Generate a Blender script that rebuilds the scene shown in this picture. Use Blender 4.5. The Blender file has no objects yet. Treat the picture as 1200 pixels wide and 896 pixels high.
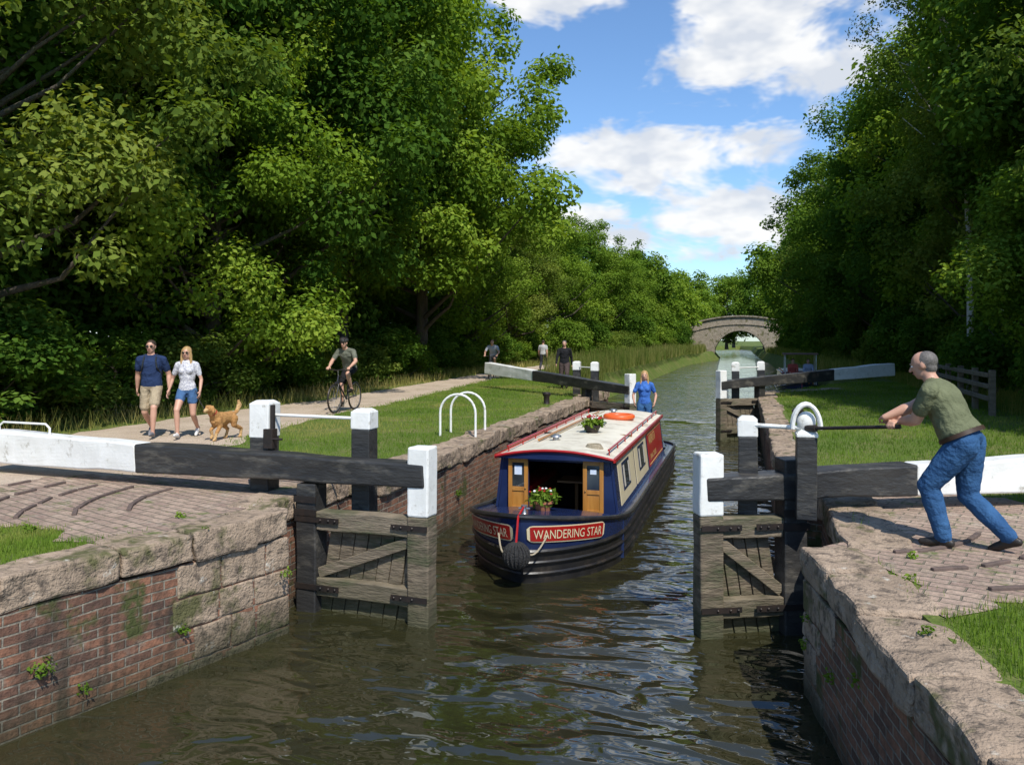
import bpy, bmesh, math, random
import numpy as np
from mathutils import Vector, Matrix, noise
random.seed(7)
scene=bpy.context.scene
COL=scene.collection
ZW=-1.2
V=Vector
# ------------------------------------------------------------------ node helpers
def newmat(name):
    m=bpy.data.materials.new(name); m.use_nodes=True
    nt=m.node_tree; nt.nodes.clear()
    out=nt.nodes.new('ShaderNodeOutputMaterial')
    return m,nt,out
def N(nt,t,**kw):
    n=nt.nodes.new(t)
    for k,v in kw.items(): setattr(n,k,v)
    return n
def L(nt,a,b): nt.links.new(a,b)
def MATH(nt,op,a,b=None,c=None,clamp=False):
    n=nt.nodes.new('ShaderNodeMath'); n.operation=op; n.use_clamp=clamp
    for i,x in enumerate((a,b,c)):
        if x is None: continue
        if isinstance(x,(int,float)): n.inputs[i].default_value=x
        else: L(nt,x,n.inputs[i])
    return n.outputs[0]
def MIX(nt,fac,a,b,bt='MIX'):
    n=nt.nodes.new('ShaderNodeMixRGB'); n.blend_type=bt
    for i,x in enumerate((fac,a,b)):
        if isinstance(x,(int,float)): n.inputs[i].default_value=x
        elif isinstance(x,(tuple,list)): n.inputs[i].default_value=(x[0],x[1],x[2],1)
        else: L(nt,x,n.inputs[i])
    return n.outputs[0]
def COORD(nt,scale=(1,1,1),kind='Object',rot=(0,0,0)):
    tc=N(nt,'ShaderNodeTexCoord'); mp=N(nt,'ShaderNodeMapping')
    mp.inputs['Scale'].default_value=scale; mp.inputs['Rotation'].default_value=rot
    L(nt,tc.outputs[kind],mp.inputs[0]); return mp.outputs[0]
def NOISE(nt,vec,scale,detail=4,rough=.55,lo=None,hi=None,dist=0):
    n=N(nt,'ShaderNodeTexNoise'); n.inputs['Scale'].default_value=scale; n.inputs['Detail'].default_value=min(detail,4)
    n.inputs['Roughness'].default_value=rough; n.inputs['Distortion'].default_value=dist
    L(nt,vec,n.inputs['Vector']); o=n.outputs['Fac']
    if lo is not None:
        r=N(nt,'ShaderNodeMapRange'); r.inputs[1].default_value=lo; r.inputs[2].default_value=hi; L(nt,o,r.inputs[0]); o=r.outputs[0]
    return o
def BUMP(nt,h,strength=.3,dist=.02,normal=None):
    b=N(nt,'ShaderNodeBump'); b.inputs['Strength'].default_value=strength; b.inputs['Distance'].default_value=dist
    L(nt,h,b.inputs['Height'])
    if normal is not None: L(nt,normal,b.inputs['Normal'])
    return b.outputs[0]
def PBR(nt,out,col,rough=.6,normal=None,metal=0,spec=.5,coat=0):
    p=N(nt,'ShaderNodeBsdfPrincipled')
    if isinstance(col,(tuple,list)): p.inputs['Base Color'].default_value=(*col[:3],1)
    else: L(nt,col,p.inputs['Base Color'])
    if isinstance(rough,(int,float)): p.inputs['Roughness'].default_value=rough
    else: L(nt,rough,p.inputs['Roughness'])
    p.inputs['Metallic'].default_value=metal; p.inputs['Specular IOR Level'].default_value=spec
    p.inputs['Coat Weight'].default_value=coat
    if normal is not None: L(nt,normal,p.inputs['Normal'])
    L(nt,p.outputs[0],out.inputs[0]); return p
def M(name,c1,c2=None,rough=.6,scale=6,bump=0.0,bscale=30,bdist=.01,stretch=(1,1,1),spec=.4,metal=0,dirt=None,dscale=3,dlo=.5,dhi=.7,coat=0,wet=False):
    m,nt,out=newmat(name); c2=c2 or tuple(x*.75 for x in c1)
    v=COORD(nt,stretch)
    col=MIX(nt,NOISE(nt,v,scale,4,.6,.3,.7),c1,c2)
    if dirt is not None: col=MIX(nt,NOISE(nt,v,dscale,4,.7,dlo,dhi),col,dirt)
    if wet:
        sx=N(nt,'ShaderNodeSeparateXYZ'); L(nt,COORD(nt),sx.inputs[0]); mr=N(nt,'ShaderNodeMapRange'); mr.inputs[1].default_value=ZW+.6; mr.inputs[2].default_value=ZW+.02
        L(nt,MATH(nt,'ADD',sx.outputs[2],MATH(nt,'MULTIPLY',NOISE(nt,v,3,3),.2)),mr.inputs[0]); col=MIX(nt,MATH(nt,'MULTIPLY',mr.outputs[0],.85),col,(.035,.045,.015))
    nm=None
    if bump>0: nm=BUMP(nt,NOISE(nt,v,bscale,4,.6),bump,bdist)
    PBR(nt,out,col,rough,nm,metal,spec,coat); return m

# ------------------------------------------------------------------ materials
WHITE=M('white_paint',(.82,.81,.77),(.72,.71,.66),.45,5,.5,25,.006,dirt=(.30,.27,.2),dscale=6,dlo=.58,dhi=.76)
BLACK=M('black_paint',(.022,.022,.023),(.045,.043,.04),.45,3,.9,12,.014,stretch=(.5,1,1.6),dirt=(.15,.135,.11),dscale=3.2,dlo=.54,dhi=.78)
WOOD=M('weathered_oak',(.235,.185,.125),(.085,.065,.045),.8,5,1,12,.02,stretch=(.9,.9,4.2),dirt=(.05,.062,.025),dscale=1.7,dlo=.46,dhi=.68,wet=True)
WOODH=M('weathered_oak_rail',(.27,.215,.15),(.12,.095,.065),.8,4,1,12,.02,stretch=(.8,.8,7),dirt=(.06,.07,.03),dscale=1.4,dlo=.48,dhi=.72,wet=True)
IRON=M('black_iron',(.02,.02,.02),(.05,.035,.028),.45,9,.4,40,.004,metal=.3)
STEEL=M('galvanised_steel',(.45,.45,.45),(.3,.3,.3),.35,9,.2,40,.002,metal=.8)
SLIME=M('wet_slime',(.03,.035,.012),(.015,.018,.01),.3,5,.5,20,.01)
def brick_mat(name,uv=True,floor=False):
    m,nt,out=newmat(name)
    if floor: v=COORD(nt,(1,1,1),'Object',(0,0,.35))
    else: v=COORD(nt,(1,1,1),'UV')
    ob=COORD(nt)
    wn=N(nt,'ShaderNodeTexNoise'); wn.inputs['Scale'].default_value=2.2; wn.inputs['Detail'].default_value=3; L(nt,v,wn.inputs['Vector'])
    ad=N(nt,'ShaderNodeVectorMath'); ad.operation='MULTIPLY_ADD'; L(nt,wn.outputs['Color'],ad.inputs[0]); ad.inputs[1].default_value=(.035,.05,0); L(nt,v,ad.inputs[2])
    b=N(nt,'ShaderNodeTexBrick'); L(nt,ad.outputs[0],b.inputs['Vector'])
    b.inputs['Scale'].default_value=1; b.inputs['Brick Width'].default_value=.235; b.inputs['Row Height'].default_value=.078 if not floor else .115
    b.inputs['Mortar Size'].default_value=.009; b.inputs['Mortar Smooth'].default_value=.4; b.inputs['Bias'].default_value=-.1
    if floor:
        b.inputs['Color1'].default_value=(.44,.32,.24,1); b.inputs['Color2'].default_value=(.30,.205,.16,1); b.inputs['Mortar'].default_value=(.2,.17,.12,1)
    else:
        b.inputs['Color1'].default_value=(.31,.145,.085,1); b.inputs['Color2'].default_value=(.12,.068,.05,1); b.inputs['Mortar'].default_value=(.30,.26,.20,1)
    col=MIX(nt,NOISE(nt,ob,3.1,4,.7,.56,.80),b.outputs['Color'],(.36,.30,.23) if not floor else (.48,.41,.32))
    col=MIX(nt,NOISE(nt,ob,1.3,4,.75,.52,.72),col,(.055,.042,.034) if not floor else (.30,.235,.17))
    col=MIX(nt,NOISE(nt,ob,22,3,.6,.40,.8),col,MIX(nt,.5,col,(.02,.02,.02)))
    if floor: col=MIX(nt,NOISE(nt,ob,2.4,4,.75,.56,.66),col,(.13,.15,.05))
    rough=.85
    if not floor:
        col=MIX(nt,NOISE(nt,COORD(nt,(5,5,.5)),1.0,3,.6,.56,.78),col,(.05,.043,.032))
        sx=N(nt,'ShaderNodeSeparateXYZ'); L(nt,ob,sx.inputs[0])
        mr=N(nt,'ShaderNodeMapRange'); mr.inputs[1].default_value=ZW+.45; mr.inputs[2].default_value=ZW+.05
        L(nt,MATH(nt,'ADD',sx.outputs[2],MATH(nt,'MULTIPLY',NOISE(nt,ob,2.5,3),.25)),mr.inputs[0])
        col=MIX(nt,MATH(nt,'MULTIPLY',mr.outputs[0],.9),col,(.028,.033,.013))
        col=MIX(nt,NOISE(nt,ob,1.9,4,.75,.57,.67),col,(.07,.08,.025))
    h=MATH(nt,'ADD',MATH(nt,'MULTIPLY',b.outputs['Fac'],-1.0),MATH(nt,'MULTIPLY',NOISE(nt,ob,16,4,.7),1.3))
    PBR(nt,out,col,rough,BUMP(nt,h,1.0,.016),0,.3); return m
BRICK=brick_mat('lock_brick'); PAVE=brick_mat('brick_paving',floor=True)
def stone_mat(name,c1,c2,wet=True):
    m,nt,out=newmat(name); ob=COORD(nt)
    col=MIX(nt,NOISE(nt,ob,2.3,4,.65,.3,.7),c1,c2)
    col=MIX(nt,NOISE(nt,ob,9,4,.7,.50,.64),col,(.13,.10,.075))
    col=MIX(nt,NOISE(nt,ob,1.3,4,.8,.54,.64),col,(.11,.105,.045))
    col=MIX(nt,NOISE(nt,ob,4.3,4,.75,.62,.72),col,(.50,.47,.40))
    if wet:
        sx=N(nt,'ShaderNodeSeparateXYZ'); L(nt,ob,sx.inputs[0])
        mr=N(nt,'ShaderNodeMapRange'); mr.inputs[1].default_value=ZW+.45; mr.inputs[2].default_value=ZW+.05
        L(nt,sx.outputs[2],mr.inputs[0]); col=MIX(nt,MATH(nt,'MULTIPLY',mr.outputs[0],.88),col,(.028,.032,.014))
    h=MATH(nt,'ADD',NOISE(nt,ob,6,4,.7),MATH(nt,'MULTIPLY',NOISE(nt,ob,45,2,.6),.3))
    PBR(nt,out,col,.88,BUMP(nt,h,1,.045),0,.25); return m
STONE=stone_mat('sandstone_coping',(.42,.315,.225),(.25,.185,.13))
BSTONE=stone_mat('bridge_stone',(.38,.32,.25),(.25,.21,.16),False)
def ground_mat():
    m,nt,out=newmat('grass_ground'); ob=COORD(nt)
    col=MIX(nt,NOISE(nt,ob,.5,4,.7,.35,.65),(.11,.17,.03),(.16,.19,.045))
    col=MIX(nt,NOISE(nt,ob,.9,4,.75,.5,.68),col,(.27,.23,.10))
    col=MIX(nt,NOISE(nt,ob,24,3,.7,.3,.75),col,(.05,.08,.018))
    PBR(nt,out,col,.95,None,0,.1); return m
GROUND=ground_mat()
def path_mat():
    m,nt,out=newmat('gravel_path'); ob=COORD(nt)
    col=MIX(nt,NOISE(nt,ob,.8,4,.7,.35,.65),(.60,.485,.37),(.46,.36,.27))
    col=MIX(nt,NOISE(nt,ob,45,3,.8,.42,.75),col,(.26,.21,.16))
    col=MIX(nt,NOISE(nt,ob,2.1,4,.75,.58,.70),col,(.2,.2,.09))
    PBR(nt,out,col,.95,BUMP(nt,NOISE(nt,ob,60,3,.8),.6,.02),0,.15); return m
PATH=path_mat()
def water_mat():
    m,nt,out=newmat('canal_water'); ob=COORD(nt,(1,1,1))
    st=COORD(nt,(1.0,1.9,1),'Object',(0,0,.25))
    h=MATH(nt,'ADD',NOISE(nt,st,1.35,1,.5,dist=.9),MATH(nt,'MULTIPLY',NOISE(nt,st,4.4,1,.5,dist=.6),.16))
    h=MATH(nt,'MULTIPLY',h,NOISE(nt,ob,.35,1,.5,.15,.55))
    sx=N(nt,'ShaderNodeSeparateXYZ'); L(nt,ob,sx.inputs[0])
    dx=MATH(nt,'ADD',sx.outputs[0],2.4); dy=MATH(nt,'SUBTRACT',sx.outputs[1],10.2)
    r=MATH(nt,'SQRT',MATH(nt,'ADD',MATH(nt,'MULTIPLY',dx,dx),MATH(nt,'MULTIPLY',MATH(nt,'MULTIPLY',dy,dy),.8)))
    r2=MATH(nt,'ADD',r,MATH(nt,'MULTIPLY',NOISE(nt,ob,.9,1),.9))
    wv=MATH(nt,'MULTIPLY',MATH(nt,'SINE',MATH(nt,'MULTIPLY',r2,8.5)),MATH(nt,'EXPONENT',MATH(nt,'MULTIPLY',r,-.36)))
    h=MATH(nt,'ADD',h,MATH(nt,'MULTIPLY',wv,.22))
    p=PBR(nt,out,MIX(nt,NOISE(nt,ob,.5,1,.5,.3,.7),(.022,.022,.009),(.032,.029,.012)),.02,BUMP(nt,h,.75,.19),0,.5); p.inputs['IOR'].default_value=1.9; return m
WATER=water_mat()
def leaf_mat(name,dark,mid,light,trans=.36):
    m,nt,out=newmat(name)
    at=N(nt,'ShaderNodeAttribute'); at.attribute_name='tint'
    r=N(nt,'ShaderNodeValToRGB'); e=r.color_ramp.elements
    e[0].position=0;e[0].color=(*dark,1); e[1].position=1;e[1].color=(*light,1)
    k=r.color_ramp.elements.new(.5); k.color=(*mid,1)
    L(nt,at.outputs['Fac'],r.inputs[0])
    oi=N(nt,'ShaderNodeObjectInfo')
    col=MIX(nt,oi.outputs['Random'],MIX(nt,1,r.outputs[0],(.78,.82,.8),'MULTIPLY'),MIX(nt,1,r.outputs[0],(1.18,1.12,1.0),'MULTIPLY'))
    d=N(nt,'ShaderNodeBsdfDiffuse'); L(nt,col,d.inputs['Color'])
    t=N(nt,'ShaderNodeBsdfTranslucent'); L(nt,MIX(nt,1,col,(1.5,1.45,.5),'MULTIPLY'),t.inputs['Color'])
    mx=N(nt,'ShaderNodeMixShader'); mx.inputs[0].default_value=trans; L(nt,d.outputs[0],mx.inputs[1]); L(nt,t.outputs[0],mx.inputs[2])
    L(nt,mx.outputs[0],out.inputs[0]); return m
LEAF_A=leaf_mat('leaves_deep',(.04,.09,.014),(.09,.17,.026),(.18,.27,.05))
LEAF_B=leaf_mat('leaves_bright',(.075,.14,.018),(.155,.25,.033),(.28,.37,.065))
LEAF_C=leaf_mat('leaves_olive',(.075,.125,.024),(.14,.20,.038),(.25,.29,.07))
GRASSB=leaf_mat('grass_blades',(.10,.18,.024),(.17,.26,.04),(.34,.32,.11),.3)
STRAW=leaf_mat('tall_grass_blades',(.12,.17,.035),(.25,.25,.08),(.48,.39,.18),.3)
BARK=M('bark',(.13,.10,.075),(.06,.05,.038),.9,5,1,9,.05,stretch=(3,3,.6),dirt=(.07,.08,.03),dscale=2)
BIRCHB=M('birch_bark',(.66,.63,.57),(.45,.42,.37),.8,5,.5,9,.01,dirt=(.05,.05,.04),dscale=6,dlo=.58,dhi=.66)

# ------------------------------------------------------------------ mesh builder
class MB:
    def __init__(s): s.v=[];s.f=[];s.m=[]
    def add(s,vs,fs,mi=0):
        o=len(s.v); s.v+= [tuple(v) for v in vs]; s.f+=[tuple(i+o for i in f) for f in fs]; s.m+=[mi]*len(fs)
    def box(s,c,size,mi=0,R=None):
        c=V(c); hx,hy,hz=[a/2 for a in size]; vs=[]
        for x in(-hx,hx):
            for y in(-hy,hy):
                for z in(-hz,hz):
                    p=V((x,y,z)); p=R@p if R else p; vs.append(c+p)
        s.add(vs,[(0,1,3,2),(4,6,7,5),(0,4,5,1),(2,3,7,6),(0,2,6,4),(1,5,7,3)],mi)
    def beam(s,p,q,w,h,mi=0,w2=None,h2=None,up=(0,0,1)):
        p=V(p);q=V(q);u=(q-p).normalized();up=V(up);sd=u.cross(up)
        if sd.length<1e-3: sd=u.cross(V((0,1,0)))
        sd.normalize(); t=sd.cross(u).normalized(); w2=w2 or w;h2=h2 or h; vs=[]
        for c,a,b in((p,w/2,h/2),(q,w2/2,h2/2)):
            vs+=[c-sd*a-t*b,c+sd*a-t*b,c+sd*a+t*b,c-sd*a+t*b]
        s.add(vs,[(3,2,1,0),(4,5,6,7),(0,1,5,4),(1,2,6,5),(2,3,7,6),(3,0,4,7)],mi)
    def tube(s,pts,rad,mi=0,n=8,closed=False):
        pts=[V(p) for p in pts]; k=len(pts)
        if isinstance(rad,(int,float)): rad=[rad]*k
        vs=[];fs=[];prev=None
        for i,p in enumerate(pts):
            if closed: d=pts[(i+1)%k]-pts[i-1]
            else: d=pts[min(i+1,k-1)]-pts[max(i-1,0)]
            if d.length<1e-9: d=V((0,0,1))
            d.normalize()
            if prev is None:
                a=d.cross(V((0,0,1)))
                if a.length<.05: a=d.cross(V((0,1,0)))
            else: a=prev-d*prev.dot(d)
            a.normalize(); prev=a; b=d.cross(a)
            for j in range(n):
                t=2*math.pi*j/n; vs.append(p+(a*math.cos(t)+b*math.sin(t))*rad[i])
        for i in range(k if closed else k-1):
            i2=(i+1)%k
            for j in range(n): fs.append((i*n+j,i*n+(j+1)%n,i2*n+(j+1)%n,i2*n+j))
        if not closed:
            fs.append(tuple(range(n-1,-1,-1))); fs.append(tuple((k-1)*n+j for j in range(n)))
        s.add(vs,fs,mi)
    def ell(s,c,r,mi=0,R=None,n=12,m=8):
        c=V(c); r=(r,r,r) if isinstance(r,(int,float)) else r; vs=[];fs=[]
        vs.append(V((0,0,-1)))
        for i in range(1,m):
            ph=-math.pi/2+math.pi*i/m
            for j in range(n):
                t=2*math.pi*j/n; vs.append(V((math.cos(ph)*math.cos(t),math.cos(ph)*math.sin(t),math.sin(ph))))
        vs.append(V((0,0,1))); T=len(vs)-1
        for j in range(n): fs.append((0,1+(j+1)%n,1+j)); fs.append((T,T-n+j,T-n+(j+1)%n))
        for i in range(m-2):
            for j in range(n): a=1+i*n+j;b=1+i*n+(j+1)%n; fs.append((a,b,b+n,a+n))
        out=[]
        for v in vs:
            p=V((v.x*r[0],v.y*r[1],v.z*r[2])); p=R@p if R else p; out.append(c+p)
        s.add(out,fs,mi)
    def lathe(s,c,prof,mi=0,n=16):
        c=V(c); vs=[];fs=[]
        for r,z in prof:
            for j in range(n):
                t=2*math.pi*j/n; vs.append(c+V((r*math.cos(t),r*math.sin(t),z)))
        k=len(prof)
        for i in range(k-1):
            for j in range(n): fs.append((i*n+j,i*n+(j+1)%n,(i+1)*n+(j+1)%n,(i+1)*n+j))
        fs.append(tuple(range(n-1,-1,-1))); fs.append(tuple((k-1)*n+j for j in range(n)))
        s.add(vs,fs,mi)
    def loft(s,st,ax,ay,mi=0,n=16):
        vs=[];fs=[]
        for c,rx,ry in st:
            for j in range(n):
                t=2*math.pi*j/n; vs.append(V(c)+ax*(rx*math.cos(t))+ay*(ry*math.sin(t)))
        k=len(st)
        for i in range(k-1):
            for j in range(n): fs.append((i*n+j,i*n+(j+1)%n,(i+1)*n+(j+1)%n,(i+1)*n+j))
        fs.append(tuple(range(n-1,-1,-1))); fs.append(tuple((k-1)*n+j for j in range(n)))
        s.add(vs,fs,mi)
    def obj(s,name,mats,parent=None,smooth=False,bevel=0,rough=0,cuts=2,freq=2.5):
        me=bpy.data.meshes.new(name); me.from_pydata(s.v,[],s.f)
        for m in mats: me.materials.append(m)
        me.polygons.foreach_set('material_index',s.m)
        bm=bmesh.new(); bm.from_mesh(me); bmesh.ops.recalc_face_normals(bm,faces=bm.faces)
        if rough>0:
            bmesh.ops.subdivide_edges(bm,edges=bm.edges[:],cuts=cuts,use_grid_fill=True)
            for v in bm.verts:
                v.co+=noise.noise_vector(v.co*freq)*rough+noise.noise_vector(v.co*freq*4)*rough*.35
        bm.to_mesh(me); bm.free()
        if smooth: me.polygons.foreach_set('use_smooth',[True]*len(me.polygons))
        ob=bpy.data.objects.new(name,me); COL.objects.link(ob)
        if bevel>0:
            b=ob.modifiers.new('bevel','BEVEL'); b.width=bevel; b.segments=2; b.limit_method='ANGLE'; b.angle_limit=.7
        if smooth:
            e=ob.modifiers.new('es','EDGE_SPLIT'); e.split_angle=math.radians(42)
        if parent: adopt(ob,parent)
        return ob
def empty(name,loc=(0,0,0)):
    e=bpy.data.objects.new(name,None); e.empty_display_size=.2; e.location=loc; COL.objects.link(e); return e
def adopt(ob,e):
    ob.parent=e; ob.matrix_parent_inverse=Matrix.Translation(-V(e.location))
def text_mesh(txt,size):
    cu=bpy.data.curves.new('t','FONT'); cu.body=txt; cu.size=size; cu.resolution_u=3
    ob=bpy.data.objects.new('t',cu); COL.objects.link(ob)
    dg=bpy.context.evaluated_depsgraph_get(); dg.update()
    me=ob.evaluated_get(dg).to_mesh()
    vs=[tuple(v.co) for v in me.vertices]; fs=[tuple(p.vertices) for p in me.polygons]
    bpy.data.objects.remove(ob); return vs,fs

# ------------------------------------------------------------------ terrain
def lerp(Y,tab):
    for (a,x),(b,y) in zip(tab,tab[1:]):
        if Y<=b: return x+(y-x)*max(0,(Y-a))/(b-a)
    return tab[-1][1]
LT=[(-60,-9),(-8,-9),(0,-6.5),(4.5,-5.2),(7.1,-4.4),(27,-4.4),(28,-4.6),(36,-7.3),(95,-7.0),(120,-4.2),(135,-4.2),(180,-9),(230,-10),(250,-.6)]
RT=[(-60,3),(-8,3),(0,1.6),(3.7,1.0),(7.1,.5),(28,.5),(36,4.2),(95,4.2),(120,3.5),(135,3.5),(180,3),(230,3),(250,-.5)]
ys=sorted(set([-300,-60,-30,-8,-4,0,2,4.5,7.1,7.2,9,12,16,20,24,27.0,28,30,33,36,40,45,50,60,70,80,90,100,110,120,128,135,150,180,205,230,250,300,450,900]))
offs=[0,.6,1.5,3,5,8,12,18,30,60,150,500]
vs=[];fs=[]
def gz(o,y): return (0 if o<14 else min((o-14)*.02,1.5))
for side,tab in((-1,LT),(1,RT)):
    base=len(vs); W=len(offs)+1
    for y in ys:
        x0=lerp(y,tab) if y>-60 else tab[0][1]
        lock=-60<=y<=28
        e=x0+side*(.38 if lock else .0)
        if lock and 7.15<=y<=9.4: e=x0+side*.5
        vs.append((x0+side*.38,y,-.3) if lock else (x0-side*1.1,y,ZW-.4))
        for i,o in enumerate(offs):
            jit=0 if lock or i else random.uniform(-.25,.25)
            vs.append((e+side*o+jit,y,gz(o,y)-(.12 if (i==0 and not lock) else 0)))
    for j in range(len(ys)-1):
        for i in range(W-1):
            a=base+j*W+i; fs.append((a,a+1,a+1+W,a+W))
me=bpy.data.meshes.new('ground'); me.from_pydata(vs,[],fs); me.materials.append(GROUND)
bm=bmesh.new(); bm.from_mesh(me); bmesh.ops.recalc_face_normals(bm,faces=bm.faces); bm.to_mesh(me); bm.free()
COL.objects.link(bpy.data.objects.new('ground',me))
mb=MB(); mb.add([(-14,-200,ZW),(12,-200,ZW),(12,260,ZW),(-14,260,ZW)],[(0,1,2,3)]); mb.obj('water',[WATER])
mb=MB(); mb.add([(-16,-200,ZW-1.4),(14,-200,ZW-1.4),(14,260,ZW-1.4),(-16,260,ZW-1.4)],[(0,1,2,3)]); mb.obj('canal_bed',[SLIME])
PC=[(-20,-9.0,3.4),(0,-8.7,3.4),(6,-8.9,3.5),(9,-9.3,3.6),(12,-10.2,3.6),(16,-10.6,3.0),(21,-10.5,2.4),(30,-11.3,2.0),(40,-12,1.8),(60,-12.5,1.8),(100,-11.5,1.8),(140,-12,1.8)]
vs=[];fs=[];yy=np.arange(-20,140,.35)
for y in yy:
    c=lerp(y,[(a,b) for a,b,_ in PC]); w=lerp(y,[(a,b) for a,_,b in PC])
    jl=noise.noise(V((y*.9,1,0)))*.32+noise.noise(V((y*3,4,0)))*.14; jr=noise.noise(V((y*.9,9,0)))*.32+noise.noise(V((y*3,7,0)))*.14
    vs+=[(c-w/2+jl,y,.004),(c+w/2+jr,y,.004)]
for i in range(len(yy)-1): fs.append((2*i,2*i+1,2*i+3,2*i+2))
me=bpy.data.meshes.new('towpath'); me.from_pydata(vs,[],fs); me.materials.append(PATH); COL.objects.link(bpy.data.objects.new('towpath',me))
def blob(name,poly,z,mat,jit=.12):
    pts=[]
    k=len(poly)
    for i in range(k):
        a=V((*poly[i],z));b=V((*poly[(i+1)%k],z)); n=max(2,int((b-a).length/.2))
        for j in range(n):
            p=a.lerp(b,j/n); p+=V((noise.noise(p*1.7)+.5*noise.noise(p*5),noise.noise(p*1.7+V((9,9,0)))+.5*noise.noise(p*5+V((9,9,0))),0))*jit; p.z=z; pts.append(p)
    mb=MB(); mb.add(pts,[tuple(range(len(pts)))]); o=mb.obj(name,[mat])
    bm=bmesh.new(); bm.from_mesh(o.data); bmesh.ops.triangulate(bm,faces=bm.faces)
    for f in bm.faces:
        if f.normal.z<0: f.normal_flip()
    bm.to_mesh(o.data); bm.free(); return [(p.x,p.y) for p in pts]
PAVL=[(-8.6,5.9),(-5.3,5.6),(-4.85,6.8),(-4.85,10.2),(-5.6,10.4),(-6.6,9.4),(-7.7,8.6),(-8.6,8.2)]
PAVR=[(1.2,5.6),(1.9,6.05),(3.4,6.2),(5.4,6.6),(5.2,8.6),(3.4,9.2),(1.9,10.3),(1.0,10.8),(.92,7.0)]
PAVL=blob('brick_paving',PAVL,.008,PAVE,.35); PAVR=blob('brick_paving',PAVR,.008,PAVE,.35)
# ------------------------------------------------------------------ lock walls & coping
def offset_line(pts,side,d):
    out=[]
    for i,p in enumerate(pts):
        a=V((*pts[max(i-1,0)],0));b=V((*p,0));c=V((*pts[min(i+1,len(pts)-1)],0))
        n=V((0,0,0))
        for s0,s1 in((a,b),(b,c)):
            t=(s1-s0)
            if t.length>1e-6: t.normalize(); n+=V((t.y,-t.x,0))*side
        n.normalize(); out.append((b+n*d))
    return out
def wall(name,pts,side,top=-.24,bot=ZW-1.3,thick=.36):
    A=[V((*p,0)) for p in pts]; B=offset_line(pts,side,thick)
    me=bpy.data.meshes.new(name); bm=bmesh.new(); uvl=bm.loops.layers.uv.new('UVMap')
    u=0
    for i in range(len(A)-1):
        l=(A[i+1]-A[i]).length
        q=[A[i]+V((0,0,bot)),A[i+1]+V((0,0,bot)),A[i+1]+V((0,0,top)),A[i]+V((0,0,top))]
        f=bm.faces.new([bm.verts.new(x) for x in q])
        for lp,uv in zip(f.loops,[(u,bot),(u+l,bot),(u+l,top),(u,top)]): lp[uvl].uv=uv
        q=[A[i]+V((0,0,top)),A[i+1]+V((0,0,top)),B[i+1]+V((0,0,top)),B[i]+V((0,0,top))]
        f=bm.faces.new([bm.verts.new(x) for x in q])
        for lp,uv in zip(f.loops,[(u,0),(u+l,0),(u+l,thick),(u,thick)]): lp[uvl].uv=uv
        u+=l
    bm.to_mesh(me); bm.free(); me.materials.append(BRICK)
    ob=bpy.data.objects.new(name,me); COL.objects.link(ob); return ob
def coping(name,pts,side,depth=.50,h=.26,over=.035,rng=random.Random(3),lmin=.45,lmax=1.05,mat=STONE):
    mb=MB()
    for i in range(len(pts)-1):
        a=V((*pts[i],0));b=V((*pts[i+1],0)); l=(b-a).length; t=(b-a)/l; n=V((t.y,-t.x,0))*side
        s=0
        while s<l-.01:
            k=min(rng.uniform(lmin,lmax),l-s)
            if l-s-k<.3: k=l-s
            dd=depth+rng.uniform(-.07,.08); top=.03+rng.uniform(-.018,.018); ov=over+rng.uniform(-.015,.018)
            c=a+t*(s+k/2)+n*(dd/2-ov); c.z=top-h/2
            ang=math.atan2(t.y,t.x)
            mb.box(c,(k-.018,dd,h+rng.uniform(-.03,.02)),0,Matrix.Rotation(ang+rng.uniform(-.012,.012),3,'Z')@Matrix.Rotation(rng.uniform(-.012,.012),3,'Y'))
            s+=k
    return mb.obj(name,[mat],bevel=.03,rough=.04,cuts=4,freq=3)
LP=[(-9,-30),(-9,-8),(-6.5,0),(-5.2,4.5),(-4.4,7.1),(-4.78,7.16),(-4.78,9.1),(-4.4,9.16),(-4.4,27),(-4.6,28.2),(-6.4,30.0)]
RP=[(3,-30),(3,-8),(1.6,0),(1.0,3.7),(.5,7.1),(.86,7.16),(.86,9.6),(.5,9.66),(.5,27),(.7,28.2),(3.2,30.5)]
wall('lock_wall',LP,-1); wall('lock_wall',RP,1)
coping('stone_coping',LP,-1); coping('stone_coping',RP,1,rng=random.Random(9))
def quoins(a,b,side,rows,rng,name='stone_quoins'):
    a=V((*a,0));b=V((*b,0)); t=(b-a).normalized(); n=V((t.y,-t.x,0))*side; L0=(b-a).length; mb=MB()
    z=-.23
    for r in range(rows):
        h=rng.uniform(.2,.32); s=0; lim=rng.uniform(.2,.7)*L0
        while s<lim:
            k=rng.uniform(.28,.55)
            c=a+t*(s+k/2)+n*(.12-.008-rng.uniform(0,.01)); c.z=z-h/2
            mb.box(c,(k-.012,.24,h-.012),0,Matrix.Rotation(math.atan2(t.y,t.x),3,'Z')); s+=k
        z-=h
    mb.obj(name,[STONE],bevel=.018,rough=.018,cuts=4,freq=4)
quoins((-4.4,7.1),(-4.92,5.4),1,5,random.Random(2))
quoins((.5,7.1),(.68,5.9),-1,5,random.Random(5))
def footholds(cx,cy,r0,a0,a1,n,k):
    mb=MB()
    for j in range(k):
        r=r0+j*.5
        for i in range(n):
            a=math.radians(a0+(a1-a0)*i/(n-1)+random.uniform(-1,1)); p=V((cx+r*math.cos(a),cy+r*math.sin(a),.016)); 
            mb.box(p,(.045,.30,.034),0,Matrix.Rotation(a,3,'Z')@Matrix.Rotation(random.uniform(-.1,.1),3,'Z'))
    mb.obj('brick_foothold',[M('foothold_brick',(.16,.11,.09),(.08,.06,.05),.9,8,.6,30)],bevel=.008,rough=.006)
footholds(-4.7,7.8,1.7,184,216,5,5)
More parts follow.
